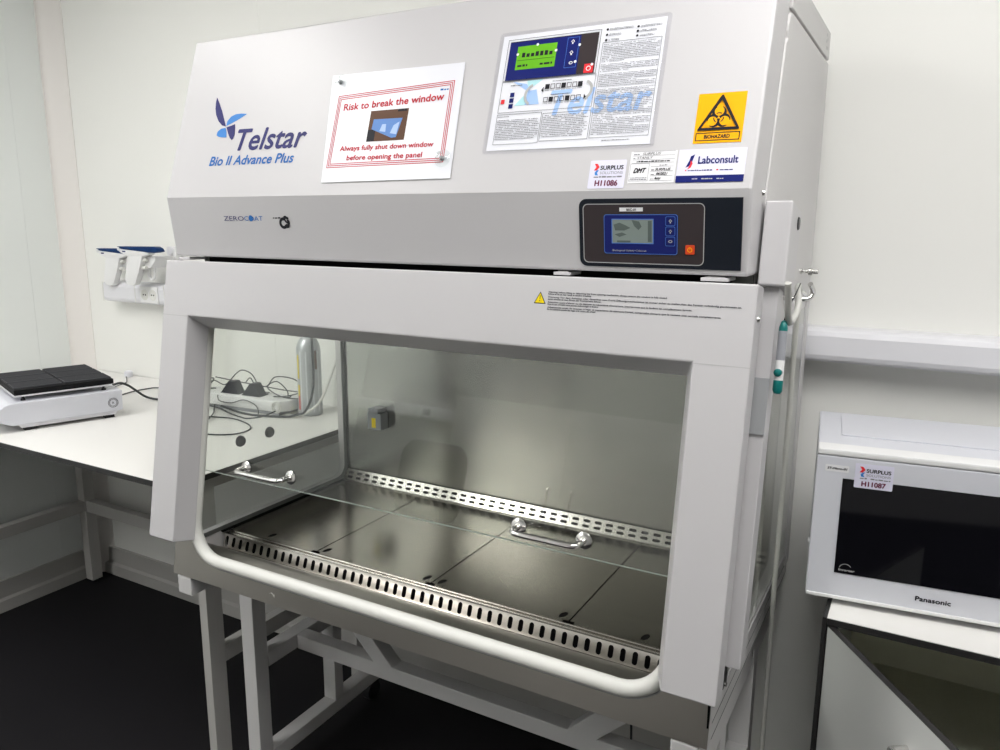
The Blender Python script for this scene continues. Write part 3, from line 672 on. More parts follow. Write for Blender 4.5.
flath(m, U, circ(.9360, .2160, .0036, 12, .0026), [circ(.9360, .2160, .0024, 12, .0014)], h0+.0006); obj('white_callouts', m, 'paper2', IS)
m = MB(); flath(m, U, rect(.9245, .9455, .2080, .2600), [rect(.9251, .9449, .2086, .2594)], h0+.0005); obj('key_outline', m, 'ltframe', IS)
m = MB(); flat(m, U, rect(.9610, .9770, .1960, .2115), h0+.0004); obj('red_key', m, 'redsq', IS); m = MB(); flat(m, U, rect(.8155, .8225, .1545, .1620), h0); obj('red_key', m, 'redsq', IS)
m = MB(); flath(m, U, circ(.9690, .2035, .0042, 16), [circ(.9690, .2035, .0030, 16)], h0+.0008); obj('power_key_symbol', m, 'paper2', IS)
m = MB()
for t0 in (.1655, .1555, .1455): flat(m, U, rect(.8315, .8395, t0, t0+.0078), h0)
obj('navy_keys', m, 'navy', IS)
m = MB()
flat(m, U, [(.8330, .1930), (.8600, .1760), (.8760, .1640), (.8600, .1870)], h0-.0006); flat(m, U, [(.8620, .1500), (.8640, .1740), (.8800, .1760), (.8880, .1500)], h0-.0006)
text(m, U, 'Telstar', .9020, 1.0850, .1290, .0440, h0-.0006, shear=.2, bold=.0012); obj('watermark_blue', m, 'wmblue', IS)
m = MB(); flat(m, U, [(.8600, .1930), (.8900, .1930), (.8640, .1760)], h0-.0008); flat(m, U, [(.8420, .1500), (.8620, .1720), (.8640, .1500)], h0-.0008); obj('watermark_teal', m, 'wmteal', IS)
m = MB(); band(U, m, (.8785, .1665), .0180, 110, 240, .0045, h0); band(U, m, (.9650, .1680), .0150, -70, 70, .0045, h0); obj('arrow_arcs', m, 'greyline', IS)
m = MB()
for i in range(7):
    for t0 in (.1745, .1520):
        x = .8960+i*.0098
        if (i+int(t0*1000)) % 3: outline(m, U, x, x+.0078, t0, t0+.0085, .0009, h0+.0002)
        else: flat(m, U, rect(x, x+.0078, t0, t0+.0085), h0+.0002)
flat(m, U, [(.8890, .1735), (.8935, .1790), (.8935, .1690)], h0+.0002); flat(m, U, [(.9720, .1560), (.9680, .1610), (.9680, .1520)], h0+.0002)
for i in range(3): flat(m, U, circ(.9925, .2665-.009*i, .0021, 10), h0); flat(m, U, circ(1.0440, .2655-.0075*i, .0021, 10), h0)
obj('icon_row', m, 'ink', IS)
m = MB()
for i in range(3):
    dashes(m, U, .9965, .9965+(.040, .020, .018)[i], .2668-.009*i, .0011, h0, .95); dashes(m, U, .9965, .9965+(.040, .020, .018)[i], .2648-.009*i, .0011, h0, .95)
    dashes(m, U, 1.0485, 1.0485+(.034, .026, .024)[i], .2658-.0075*i, .0011, h0, .95); dashes(m, U, 1.0485, 1.0485+(.034, .026, .024)[i], .2638-.0075*i, .0011, h0, .95)
t0 = .2405; k = 0
while t0 > .090:
    if k in (11, 16, 24): t0 -= .0022
    rag = .0 if k % 5 else .6
    dashes(m, U, .9900, 1.0840, t0, .0011, h0, .90, rag); t0 -= .00285; k += 1
t0 = .1245
while t0 > .0905: dashes(m, U, .8145, .8955, t0, .0012, h0, .92, .1); t0 -= .0030
dashes(m, U, .8145, .8360, .1310, .0013, h0, 1)
t0 = .1280
while t0 > .0895: dashes(m, U, .9010, .9835, t0, .0012, h0, .92, .15); t0 -= .0030
for i in range(7): dashes(m, U, .8960+i*.0098, .9035+i*.0098, .1718, .0009, h0, 1); dashes(m, U, .8960+i*.0098, .9035+i*.0098, .1493, .0009, h0, 1)
dashes(m, U, .8300, .8520, .1850, .0018, h0, 1); dashes(m, U, 1.0100, 1.0560, .0805, .0014, h0, 1); dashes(m, U, .9080, .9420, .1870, .0014, h0, 1); dashes(m, U, .9080, .9420, .1640, .0014, h0, 1)
obj('fine_print', m, 'inkg', IS)

# ------------------------------------------------------------------ cabinet stand
ST = thing('cabinet_stand', 'grey steel tube stand with truss crossbar carrying the biosafety cabinet', 'stand', (.625, -.40, 0))
FP = 'frame_paint'
for xa, xb in ((.014, .058), (1.192, 1.236)):
    m = MB(); m.box(xa, xb, -.826, -.13, .656, .6995, .002); obj('top_rail', m, FP, ST)
    m = MB(); m.box(xa, xb, -.652, -.608, .035, .6555, .002); obj('leg', m, FP, ST)
    m = MB(); m.box(xa, xb, -.358, -.322, .1105, .6555, .002); obj('leg', m, FP, ST)
    m = MB(); m.box(xa, xb, -.6075, -.3585, .358, .398, .002); obj('middle_rail', m, FP, ST)
    m = MB(); m.box(xa, xb, -.6075, -.13, .070, .110, .002); obj('foot_rail', m, FP, ST)
    for yy in (-.165, -.63):
        m = MB(); cx = (xa+xb)/2
        m.cyl((cx-.012, yy, .030), (cx+.012, yy, .030), .030, n=24); m.box(cx-.018, cx+.018, yy-.016, yy+.016, .052, .0695 if yy > -.3 else .0345+.0005)
        c_ = obj('caster', m, 'black', ST, smooth=True)
m = MB(); y_ = -.503
m.plate(lambda u, v, h: Vector((u, y_-h, v)), [(.0585, .357), (1.1915, .357), (1.1915, .398), (.943, .398), (1.19, .640), (1.19, .655), (1.129, .655), (.872, .398), (.384, .398), (.127, .655), (.066, .655), (.323, .398), (.0585, .398)], [], .040)
obj('truss_crossbar', m, FP, ST, bevel=.002)
m = MB(); m.plate(lambda u, v, h: Vector((1.2395+h, u, v)), [(-.826, .618), (-.13, .618), (-.13, .680), (-.826, .680)], [circ(-.400, .640, .0075, 16, .010)], .003); SRP = obj('side_plate', m, FP, ST)
m = MB(); m.cyl((1.2372, -.400, .640), (1.2378, -.400, .640), .011); obj('plate_hole_shade', m, 'dark', SRP)  # black disc behind the opening stands in for its inner shade
m = MB(); m.box(.70, .74, -.20, -.16, .40, .6995); m.tube([(.985, -.25, .700), (.987, -.25, .60), (1.0, -.25, .50), (.993, -.24, .42)], .003, 6); 
m.bm.free(); m = MB(); m.tube([(1.000, -.44, .697), (1.000, -.44, .60), (1.006, -.44, .52), (.998, -.44, .47), (.999, -.43, .30)], .003, 6); tag(obj('drain_cable', m, 'cord'), 'thin black cable hanging down under the right end of the cabinet', 'cable')

# ------------------------------------------------------------------ lab bench
BN = thing('lab_bench', 'long white bench with black edge along the back wall left of the cabinet', 'bench', (-.80, -.40, 0))
def benchtop(par, x0, x1, y0, y1, zt, th, e=.0012):
    m = MB(); m.box(x0, x1, y0, y1, zt-th, zt-.0012); obj('core_edge', m, 'blackedge', par, bevel=.0008)
    m = MB(); m.box(x0+.0005, x1-.0005, y0+.0005, y1, zt-.0012, zt); return obj('worktop', m, 'whitel', par)
benchtop(BN, -1.565, -.0175, -.798, -.004, .9043, .016)
for x0 in (-.105, -1.54):
    for y0, y1 in ((-.694, -.645), (-.118, -.073)):
        if x0 < -1 and y0 < -.5: continue
        xa = x0+.017 if x0 > -1 else x0
        m = MB(); m.box(xa, x0+.045, y0, y1, .012, .8878, .001); obj('leg', m, 'base', BN)
        m = MB(); m.cyl(((xa+x0+.045)/2, (y0+y1)/2, 0), ((xa+x0+.045)/2, (y0+y1)/2, .012), .013); obj('foot', m, 'black', BN)
    m = MB(); m.box(x0+.004, x0+.041, -.6445, -.1185, .322, .366) if x0 < -1 else m.box(x0+.018, x0+.045, -.6445, -.1185, .358, .404); obj('side_rail', m, 'base', BN)
    m = MB(); m.box(x0+.004, x0+.041, -.6445, -.1185, .845, .8878); obj('upper_side_rail', m, 'base', BN)
m = MB(); m.box(-1.54, -1.495, -.694, -.645, .012, .8878, .001); obj('leg', m, 'base', BN)
m = MB(); m.box(-1.4945, -.1055, -.114, -.079, .320, .368); obj('rear_rail', m, 'base', BN)
m = MB(); m.box(-1.4945, -.1055, -.114, -.079, .845, .8878); obj('upper_rear_rail', m, 'base', BN)

# ------------------------------------------------------------------ wall trunking with sockets
TR = thing('wall_trunking', 'long white wall trunking with socket outlets running behind the cabinet', 'trunking', (.9, -.035, 1.205))
m = MB(); pr = [(-.0005, 1.205), (-.056, 1.205), (-.066, 1.211), (-.070, 1.222), (-.070, 1.264), (-.066, 1.275), (-.056, 1.281), (-.0005, 1.281)]
pr_t = list(pr); m.prism([(-1.312, y, z) for y, z in pr], (4.907, 0, 0)); obj('channel', m, 'trunk', TR, bevel=.0015)
for x in (-1.10, -1.006): pass
m = MB(); m.box(-1.085, -.985, -.0735, -.0702, 1.213, 1.272, .001); SO = obj('socket_plate', m, 'white', TR)
for x in (-1.058, -1.012):
    m = MB(); m.lathe((x, -.0736, 1.242), (0, -1, 0), [(.020, 0), (.020, .001), (.0175, .0012), (.016, .0004), (0, .0004)], 24); sk = obj('socket', m, 'gasket', SO, smooth=True)
    m = MB(); m.cyl((x+.006, -.0752, 1.242), (x+.006, -.0742, 1.242), .0028); m.cyl((x-.006, -.0752, 1.242), (x-.006, -.0742, 1.242), .0028); obj('pin_hole', m, 'ink', sk)
for a, b_ in ((-1.3115, -1.3065), (-.9535, -.9505), (-1.1185, -1.1165)):
    m = MB(); m.box(a, b_, -.0712, -.0702, 1.206, 1.280); obj('cover_joint', m, 'gasket', TR)

# ------------------------------------------------------------------ pipette controllers in wall holders
def controller(dx, dy, dz, lab, far):
    t = thing('pipette_controller', lab, 'pipette controller', (-1.03+dx, -.12+dy, 1.28+dz), 'pipette controllers hanging above the trunking')
    tr = lambda pts, y: [(x+dx, y+dy, z+dz) for x, z in pts]
    blue = [(-1.109, 1.419), (-1.098, 1.42), (-.906, 1.422), (-.892, 1.417), (-.881, 1.405), (-.908, 1.400), (-.96, 1.403), (-1.086, 1.411)]
    head = [(-1.108, 1.416), (-1.086, 1.410), (-.96, 1.403), (-.934, 1.399), (-.942, 1.393), (-.972, 1.387), (-1.055, 1.385), (-1.068, 1.390), (-1.088, 1.396), (-1.107, 1.406)]
    hand = [(-1.058, 1.392), (-1.072, 1.342), (-1.085, 1.298), (-1.073, 1.283), (-1.046, 1.279), (-1.025, 1.285), (-.999, 1.332), (-.971, 1.394)]
    m = MB(); m.prism(tr(hand, -.133), (0, .026, 0), .008); m.prism(tr(head, -.134), (0, .028, 0), .003); obj('handle', m, 'white', t, smooth=True)
    m = MB(); m.prism(tr(blue, -.1345), (0, .029, 0), .0015); obj('blue_shell', m, 'deepblue', t, smooth=True)
    m = MB(); m.lathe((-1.100+dx, -.1340+dy, 1.411+dz), (0, -1, 0), [(0, .003), (.006, .002), (.007, 0)], 18); obj('nose_cap', m, 'white', t, smooth=True)
    m = MB(); m.box(-1.078+dx, -1.062+dx, -.1352+dy, -.134+dy, 1.400+dz, 1.4045+dz); obj('button', m, 'navyd', t)
    m = MB(); m.cyl((-.985+dx, -.119+dy, 1.372+dz), (-.965+dx, -.119+dy, 1.374+dz), .007); m.cyl((-.995+dx, -.119+dy, 1.345+dz), (-.973+dx, -.119+dy, 1.347+dz), .006); obj('trigger', m, 'gasket', t, smooth=True)
    h = thing('controller_holder', 'white wall bracket holding the %s pipette controller' % far, 'wall bracket', (-.96+dx, -.03, 1.34+dz), 'brackets for the pipette controllers')
    m = MB(); m.box(-.975+dx, -.925+dx, -.030, -.0005, 1.340+dz, 1.420+dz, .004); m.prism([(x+dx, -.112+dy, z+dz) for x, z in ((-1.008, 1.386), (-.930, 1.386), (-.930, 1.372), (-.962, 1.345), (-.988, 1.345))], (0, .082-dy, 0), .003)
    obj('bracket', m, 'white', h, smooth=True)
    m = MB(); m.lathe((-.950+dx, -.030, 1.404+dz), (0, -1, 0), [(.016, 0), (.016, .004), (.011, .007), (0, .007)], 24); obj('round_boss', m, 'trunk', h, smooth=True)
controller(0, 0, 0, 'blue-topped white pipette controller on the wall, the one nearer the cabinet', 'nearer')
controller(-.188, .042, -.012, 'blue-topped white pipette controller on the wall, the one nearer the corner', 'left-hand')
m = MB(); m.tube([(-.975, -.10, 1.395), (-.968, -.09, 1.36), (-.972, -.088, 1.315), (-.988, -.088, 1.300), (-1.000, -.09, 1.318), (-.998, -.09, 1.35)], .005, 8); tag(obj('charging_loop', m, 'white', smooth=True), 'short white looped cable hanging beside the pipette controller', 'cable')

# ------------------------------------------------------------------ rocking shaker on the bench
d = Vector((.31486, .94914, 0)); n = Vector((.94914, -.31486, 0)); h = Vector((-.797, -.680, 0))
def LP(u, v, z): return h + d*u + n*v + Vector((0, 0, z))       # u along the side, v outward from the side plane
SH = thing('shaker', 'white laboratory shaker with black ribbed platform on the bench', 'laboratory shaker', LP(.1, -.15, .9045))
pf = [(-.105, .945), (-.105, .952), (-.060, .985), (-.045, .990), (.258, .990), (.256, .928), (.246, .925), (-.046, .925), (-.075, .938)]
m = MB(); m.prism([LP(u, -.33, z) for u, z in pf], n*.345, .0025); obj('housing', m, 'mw', SH)
m.bm = bmesh.new(); m.prism([LP(u, -.32, z) for u, z in ((-.030, .9255), (-.022, .9135), (.236, .9135), (.244, .9255))], n*.325); obj('base_pan', m, 'trunk', SH)
for u in (0., .219):
    for v in (-.012, -.30):
        m = MB(); m.prism([LP(u-.014, v-.013, .9045), LP(u+.014, v-.013, .9045), LP(u+.014, v+.015, .9045), LP(u-.014, v+.015, .9045)], (0, 0, .0088)); obj('foot', m, 'rubber', SH)
m = MB(); m.prism([LP(-.030, -.310, 1.004), LP(.236, -.310, 1.004), LP(.236, -.006, 1.004), LP(-.030, -.006, 1.004)], (0, 0, .0035)); obj('support_tray', m, 'trunk', SH)
for u, v in ((-.005, -.022), (.215, -.022), (.215, -.29), (-.005, -.29)):
    m = MB(); m.cyl(LP(u, v, .990), LP(u, v, .996), .007, .0055); m.cyl(LP(u, v, .996), LP(u, v, 1.004), .0035); obj('pivot', m, 'rubber', SH, smooth=True)
m = MB(); m.prism([LP(-.028, -.315, 1.0078), LP(.243, -.315, 1.0078), LP(.243, -.010, 1.0078), LP(-.028, -.010, 1.0078)], (0, 0, .016), .002); PLT = obj('platform', m, 'platform', SH)
m = MB()
for a, b_ in ((-.025, .103), (.110, .240)):
    for k in range(3):
        v0 = -.311+k*.101
        m.prism([LP(a, v0, 1.0238), LP(b_, v0, 1.0238), LP(b_, v0+.084, 1.0238), LP(a, v0+.084, 1.0238)], (0, 0, .0045), .001)
        for q in range(8): m.prism([LP(a+.003, v0+.004+q*.0094, 1.0283), LP(b_-.003, v0+.004+q*.0094, 1.0283), LP(b_-.003, v0+.008+q*.0094, 1.0283), LP(a+.003, v0+.008+q*.0094, 1.0283)], (0, 0, .0012))
obj('ribbed_mat', m, 'mats', PLT)
SP = Pg(LP(0, .0152, 0), d, (0, 0, 1))
m = MB(); flath(m, SP, circ(.229, .9530, .0150, 24), [circ(.229, .9530, .0138, 24)], .0004); flath(m, SP, circ(.229, .9530, .0110, 24), [circ(.229, .9530, .0100, 24)], .0004)
for k in range(16): a = 2*PI*k/16; flat(m, SP, circ(.229+.0124*math.cos(a), .953+.0124*math.sin(a), .0008, 6), .0004)
text(m, SP, 'R', .2262, .2318, .9495, .007, .0004); obj('round_emblem', m, 'ink', SH)
CPF = Pg(LP(-.105, 0, .952), n, LP(-.060, 0, .985)-LP(-.105, 0, .952))
m = MB(); flat(m, CPF, rect(-.26, -.05, .012, .045), .0005); obj('keypad', m, 'inkg', SH)

# cords on the bench
def cord(pts, r, lab, m_='cord', cat='cord', grp=None):
    b = MB(); b.tube(pts, r, 8, 7); return tag(obj('loose_cable', b, m_, smooth=True), lab, cat, grp)
zb = .9050
cord([LP(.2595, -.11, .982), (-.835, -.355, .982), (-.836, -.325, .968), (-.846, -.293, .945), (-.842, -.262, .918), (-.810, -.248, zb+.0045), (-.70, -.235, zb+.0045), (-.60, -.222, zb+.0045)], .0040, 'thick black power cord leaving the rear of the shaker')
cord([(-.955, -.30, zb+.0025), (-.985, -.22, zb+.0025), (-.985, -.15, zb+.0025), (-.955, -.115, zb+.0025), (-.80, -.10, zb+.0025)], .0022, 'thin dark cord on the bench between shaker and cabinet')
m = MB(); m.lathe((-1.255, -.032, zb), (0, 0, 1), [(0, 0), (.014, 0), (.016, .004), (.015, .020), (.010, .024), (0, .024)], 20); tag(obj('cable_cap', m, 'paper', smooth=True), 'small white round cap on the bench near the wall, behind the shaker', 'cap')
cord([(-1.245, -.05, zb+.004), (-1.20, -.08, zb+.002), (-1.15, -.12, zb+.002), (-1.12, -.19, zb+.002)], .0017, 'short thin cord running from the small white cap on the bench')
CZ = zb+.0021
cord([(-.52, -.34, CZ), (-.437, -.308, CZ), (-.371, -.296, CZ), (-.283, -.32, CZ), (-.233, -.362, CZ), (-.233, -.42, CZ), (-.30, -.459, CZ), (-.40, -.46, CZ)], .0021, 'dark cord lying in a wide loop at the front of the bench')
cord([(-.408, -.368, CZ+.0045), (-.47, -.29, CZ+.0045), (-.53, -.235, CZ+.0045), (-.57, -.19, CZ+.02), (-.60, -.15, CZ+.045)], .0021, 'dark cord climbing from the bench onto the low white device')
cord([(-.567, -.220, CZ+.002), (-.50, -.235, CZ+.004), (-.43, -.262, CZ+.004), (-.36, -.28, CZ+.004), (-.324, -.281, CZ+.004), (-.30, -.24, CZ+.006), (-.285, -.19, CZ+.02), (-.29, -.13, CZ+.05)], .0024, 'dark cord curving round the front of the low white device')
cord([(-.125, -.20, 1.30), (-.124, -.20, 1.17), (-.124, -.20, 1.05), (-.135, -.20, .985), (-.165, -.20, .935), (-.205, -.195, CZ+.012), (-.25, -.205, CZ+.002), (-.376, -.235, CZ+.001), (-.50, -.232, CZ+.012)], .0038, 'thick dark cord hanging straight down in front of the spray canister')
cord([(-.085, -.11, 1.30), (-.085, -.11, 1.155), (-.125, -.115, 1.05), (-.165, -.13, .955), (-.20, -.165, CZ+.010), (-.23, -.18, CZ+.002), (-.27, -.175, CZ)], .0042, 'white cord slanting down beside the spray canister', 'gasket')
m = MB(); m.cyl((-.125, -.20, 1.30), (-.125, -.20, 1.31), .008); m.box(-.20, -.05, -.21, -.0705, 1.2085, 1.2095)
m.bm.free()
# low white device with heap of cords and two dark adapters
DV = thing('low_bench_device', 'low white bench device with rounded ends, seen through the left window pane', 'bench device', (-.45, -.16, zb))
c1, c2 = Vector((-.585, -.175)), Vector((-.300, -.150))
q = (c2-c1).normalized(); w_ = Vector((-q.y, q.x))
def dv(u, v, z): p = c1+q*u+w_*v; return Vector((p.x, p.y, z))
Lh = (c2-c1).length
m = MB(); m.prism([dv(-.05, -.035, zb+.018), dv(-.02, -.052, zb+.012), dv(Lh+.01, -.052, zb+.012), dv(Lh+.04, -.02, zb+.012), dv(Lh+.04, .05, zb+.012), dv(-.05, .05, zb+.012)], (0, 0, .036), .006); obj('housing', m, 'white', DV, smooth=True)
m = MB(); m.prism([dv(-.02, -.042, zb), dv(Lh+.01, -.042, zb), dv(Lh+.02, .04, zb), dv(-.03, .04, zb)], (0, 0, .0125)); obj('base', m, 'pengrey', DV)
m = MB()
for r_ in (.020, .013): m.lathe(dv(Lh+.012, -.0525, zb+.030), (-w_.x, -w_.y, 0), [(r_, 0), (r_, .002), (r_-.003, .003), (r_-.004, 0)], 24)
obj('round_dial', m, 'gasket', DV, smooth=True)
for u in (.085, .175):
    m = MB(); m.prism([dv(u-.038, -.03, zb+.0485), dv(u+.038, -.03, zb+.0485), dv(u+.030, .02, zb+.0485), dv(u-.030, .02, zb+.0485)], (0, 0, .003))
    a = [dv(u-.036, -.03, zb+.0515), dv(u+.036, -.03, zb+.0515), dv(u+.006, -.02, zb+.088), dv(u-.012, -.02, zb+.088)]
    m.prism(a, Vector((w_.x, w_.y, 0))*.035, .002)
    tag(obj('power_adapter', m, 'panel'), 'dark wedge-shaped adapter on the low white device, %s of the two' % ('left' if u < .1 else 'right'), 'adapter', 'dark adapters')
zt2 = zb+.052
for k, (lab) in enumerate(('tangled thin dark cord arching over the left adapter', 'tangled thin dark cord arching over the right adapter', 'coiled dark cord at the left end of the low white device', 'long dark cord lying along the back of the low white device')):
    rnd = random.Random(k+3)
    if k == 0: pts = [dv(-.05, .0, zt2), dv(-.02, .01, zt2+.025), dv(.04, .0, zt2+.018), dv(.06, .03, zt2+.050), dv(.09, .03, zt2+.066), dv(.13, .03, zt2+.055), dv(.15, .03, zt2+.02), dv(.13, .03, zt2), dv(.20, .03, zt2)]
    elif k == 1: pts = [dv(.13, .0, zt2+.034), dv(.15, .0, zt2+.05), dv(.17, .0, zt2+.03), dv(.19, .03, zt2+.02), dv(.23, .03, zt2+.055), dv(.31, .03, zt2+.052), dv(.34, .02, zt2+.02), dv(.30, .0, zt2+.004), dv(.26, -.02, zt2+.002)]
    elif k == 2: pts = [dv(-.08, .0, zb+.01), dv(-.10, -.02, zb+.03), dv(-.06, -.045, zt2+.012), dv(-.01, -.02, zt2+.02), dv(-.03, .02, zt2+.03), dv(-.08, .02, zt2+.02), dv(-.10, -.01, zt2), dv(-.04, -.03, zt2+.004), dv(.0, .0, zt2+.002)]
    else: pts = [dv(-.04, .04, zt2+.03), dv(.04, .045, zt2+.022), dv(.14, .045, zt2+.016), dv(.24, .045, zt2+.01), dv(.33, .04, zt2+.008), dv(.35, .0, zt2), dv(.28, -.01, zt2+.003), dv(.22, .0, zt2+.025), dv(.25, .01, zt2+.045), dv(.29, .01, zt2+.02), dv(.31, -.01, zt2+.003)]
    cord(pts, .0019, lab, grp='tangled cords')
cord([dv(.06, -.0565, zt2-.004), dv(.07, -.060, zb+.03), dv(.12, -.060, zb+.028), dv(.17, -.058, zb+.042), dv(.22, -.060, zb+.03), dv(.235, -.066, CZ+.003), dv(.225, -.085, CZ)], .0017, 'thin dark cord drooping across the front of the low white device')
# spray canister
B = Vector((-.218, -.118, zb))
CN = thing('spray_canister', 'silver spray canister with red and yellow label standing on the bench', 'canister', B)
m = MB(); m.lathe(B, (0, 0, 1), [(0, 0), (.036, 0), (.038, .003), (.038, .210), (.036, .222), (.031, .235), (.024, .245), (.017, .251), (.014, .254), (.014, .262), (0, .262)], 32); obj('can', m, 'canister', CN, smooth=True)
m = MB(); m.lathe(B+Vector((0, 0, .262)), (0, 0, 1), [(.012, 0), (.012, .030), (.009, .034), (0, .034)], 20); obj('nozzle', m, 'pengrey', CN, smooth=True)
def patch(a0, a1, z0, z1, r, nm, mt):
    m = MB(); nn = 12; lo = []; hi = []
    for i in range(nn+1):
        a = math.radians(a0+(a1-a0)*i/nn); lo.append(B+Vector((r*math.cos(a), r*math.sin(a), z0))); hi.append(B+Vector((r*math.cos(a), r*math.sin(a), z1)))
    for i in range(nn): m.face([lo[i], lo[i+1], hi[i+1], hi[i]])
    obj(nm, m, mt, CN, smooth=True)
patch(0, 360, .012, .208, .0384, 'label', 'canlabel'); patch(-112, -98, .02, .10, .0388, 'red_panel', 'redlab'); patch(-112, -99, .12, .195, .0388, 'yellow_panel', 'yellab'); patch(-112, -99, .065, .10, .0390, 'orange_panel', 'yellab'); patch(-20, -8, .15, .21, .0388, 'brown_print', 'brown')

# ------------------------------------------------------------------ hose and torch at the right side
m = MB(); m.tube([(1.272, -.405, .004), (1.270, -.400, .20), (1.270, -.395, .45), (1.270, -.400, .80), (1.272, -.402, 1.10), (1.272, -.405, 1.30), (1.274, -.408, 1.372), (1.276, -.430, 1.399), (1.284, -.500, 1.404), (1.294, -.570, 1.402), (1.302, -.610, 1.391), (1.303, -.625, 1.376), (1.303, -.660, 1.367), (1.303, -.692, 1.365), (1.303, -.708, 1.375), (1.303, -.720, 1.400), (1.303, -.733, 1.427)], .0050, 12, 5)
tag(obj('rubber_hose', m, 'hose', smooth=True), 'milky translucent hose looped over the hook and hanging to the floor at the cabinet side', 'hose')
TC = thing('teal_hanging_tool', 'slim teal and grey handheld tool hanging beside the cabinet hose', 'handheld tool', (1.2965, -.722, 1.255))
b0 = Vector((1.2975, -.722, 1.2585)); ax = Vector((.0, .015, .112)).normalized()
m = MB(); m.lathe(b0, ax, [(0, 0), (.0048, .0012), (.0073, .006), (.0073, .019), (.0070, .0215)], 20); obj('teal_cap', m, 'teal', TC, smooth=True)
m = MB(); m.lathe(b0+ax*.096, ax, [(.0065, 0), (.0065, .005), (.0038, .014), (0, .017)], 20); obj('teal_tip', m, 'teal', TC, smooth=True)
m = MB(); m.lathe(b0+ax*.0340, (-.1, -1, 0), [(0, .002), (.0060, .003), (.0060, .0085), (.004, .0100), (0, .0105)], 16); obj('teal_button', m, 'teal', TC, smooth=True)
m = MB(); m.cyl(b0+ax*.0215, b0+ax*.052, .0068); obj('white_band', m, 'white', TC, smooth=True)
m = MB(); m.cyl(b0+ax*.052, b0+ax*.096, .0066); obj('grey_barrel', m, 'pengrey', TC, smooth=True)
m = MB(); m.tube([b0+ax*.111, (1.3005, -.700, 1.385), (1.298, -.62, 1.402), (1.290, -.52, 1.412)], .0010, 6); obj('cord_loop', m, 'ink', TC)

# ------------------------------------------------------------------ cupboard and microwave on the right
zt = .833; cx0, cx1, cyf, cyb = 1.383, 2.183, -.545, -.075
CU = thing('storage_cupboard', 'low white cupboard with black edging and one door standing open', 'cupboard', ((cx0+cx1)/2, -.31, 0))
m = MB(); m.box(cx0, cx1+.006, cyf-.006, cyb+.01, zt-.014, zt-.0012); obj('top_edge', m, 'blackedge', CU, bevel=.0008)
m = MB(); m.box(cx0, cx1+.0055, cyf-.0055, cyb+.01, zt-.0012, zt); obj('cupboard_top', m, 'whitel', CU)
m = MB(); m.box(cx0-.0075, cx0-.0005, cyf-.0062, cyb+.01, .0, zt-.0001); obj('black_end_edge', m, 'blackedge', CU)
for xa in (cx0, cx1-.018):
    m = MB(); m.box(xa, xa+.018, cyf+.001, cyb, .0, zt-.0145); sp = obj('side_panel', m, 'cupboard', CU)
    m = MB(); m.box(xa, xa+.018, cyf-.0005, cyf+.0008, .0, zt-.0145); obj('edge_band', m, 'blackedge', sp)
m = MB(); m.box(cx0+.0185, cx1-.0185, cyb-.008, cyb, .0, zt-.0145); obj('back_panel', m, 'interior', CU)
m = MB(); m.box(cx0+.0185, cx1-.0185, cyf+.02, cyb-.0085, .500, .518); obj('shelf', m, 'interior', CU)
m = MB(); m.box(cx0+.0185, cx1-.0185, cyf+.005, cyb-.0085, .06, .078); obj('bottom_panel', m, 'interior', CU)
dd = Vector((.56795, -.82307, 0)); dn = Vector((-.82307, -.56795, 0)); hp = Vector((cx0+.002, cyf-.004, 0))
def DP(u, v, z): return hp+dd*u+dn*v+Vector((0, 0, z))
dz1 = zt-.0165
m = MB(); m.prism([DP(0, 0, .07), DP(.395, 0, .07), DP(.395, -.010, .07), DP(0, -.010, .07)], (0, 0, dz1-.07)); DR = obj('door', m, 'cupboard', CU)
m = MB(); m.prism([DP(0, .0003, dz1), DP(.395, .0003, dz1), DP(.395, -.0103, dz1), DP(0, -.0103, dz1)], (0, 0, .0012)); m.prism([DP(.395, .0003, .07), DP(.3962, .0003, .07), DP(.3962, -.0103, .07), DP(.395, -.0103, .07)], (0, 0, dz1-.07)); obj('edge_band', m, 'blackedge', DR)
m = MB(); m.tube([DP(.240, 0, .753), DP(.240, .020, .753), DP(.247, .026, .753), (DP(.30, .028, .753)), DP(.352, .026, .753), DP(.359, .020, .753), DP(.359, 0, .753)], .0062, 10, 4); obj('handle', m, 'chrome', DR, smooth=True)
m = MB(); m.box(cx0+.403, cx1-.001, cyf-.0225, cyf-.0045, .07, dz1); d2 = obj('door', m, 'cupboard', CU)
m = MB(); m.tube([(cx0+.45, cyf-.0225, .762), (cx0+.45, cyf-.047, .762), (cx0+.59, cyf-.047, .762), (cx0+.59, cyf-.0225, .762)], .0062, 10, 3); obj('handle', m, 'chrome', d2, smooth=True)

x0, x1, yf, yb, z0, z1 = 1.3385, 1.852, -.500, -.195, .8395, 1.1240
MW = thing('microwave_oven', 'white microwave oven with black glass window on the low cupboard', 'microwave', (x0, yf, zt)); MW.rotation_euler = (0, 0, math.radians(6.5))
m = MB(); m.box(x0, x1, yf+.0245, yb, z0+.004, z1-.0015, .004); obj('case', m, 'mw', MW)
m = MB(); m.box(x0+.040, x1-.040, yf+.108, yb-.03, z1-.0015, z1+.0012, .0012); obj('top_panel', m, 'mw', MW)
m = MB(); m.box(x0, x1, yf, yf+.024, z0+.006, 1.1115, .002); DF = obj('door_frame', m, 'mw', MW)
m = MB(); m.box(x0+.0015, x1-.0015, yf-.0015, yf+.004, z0+.0058, z0+.0125, .0015); obj('lower_lip', m, 'white', MW)
m = MB(); m.box(x0, x1, yf-.0005, yf+.045, 1.1125, z1-.0003, .003); obj('upper_lip', m, 'white', MW)
m = MB(); m.box(x0+.0442, x0+.400, yf-.0012, yf, .8965, 1.0730); WN = obj('door_window', m, 'mwglass', MW)
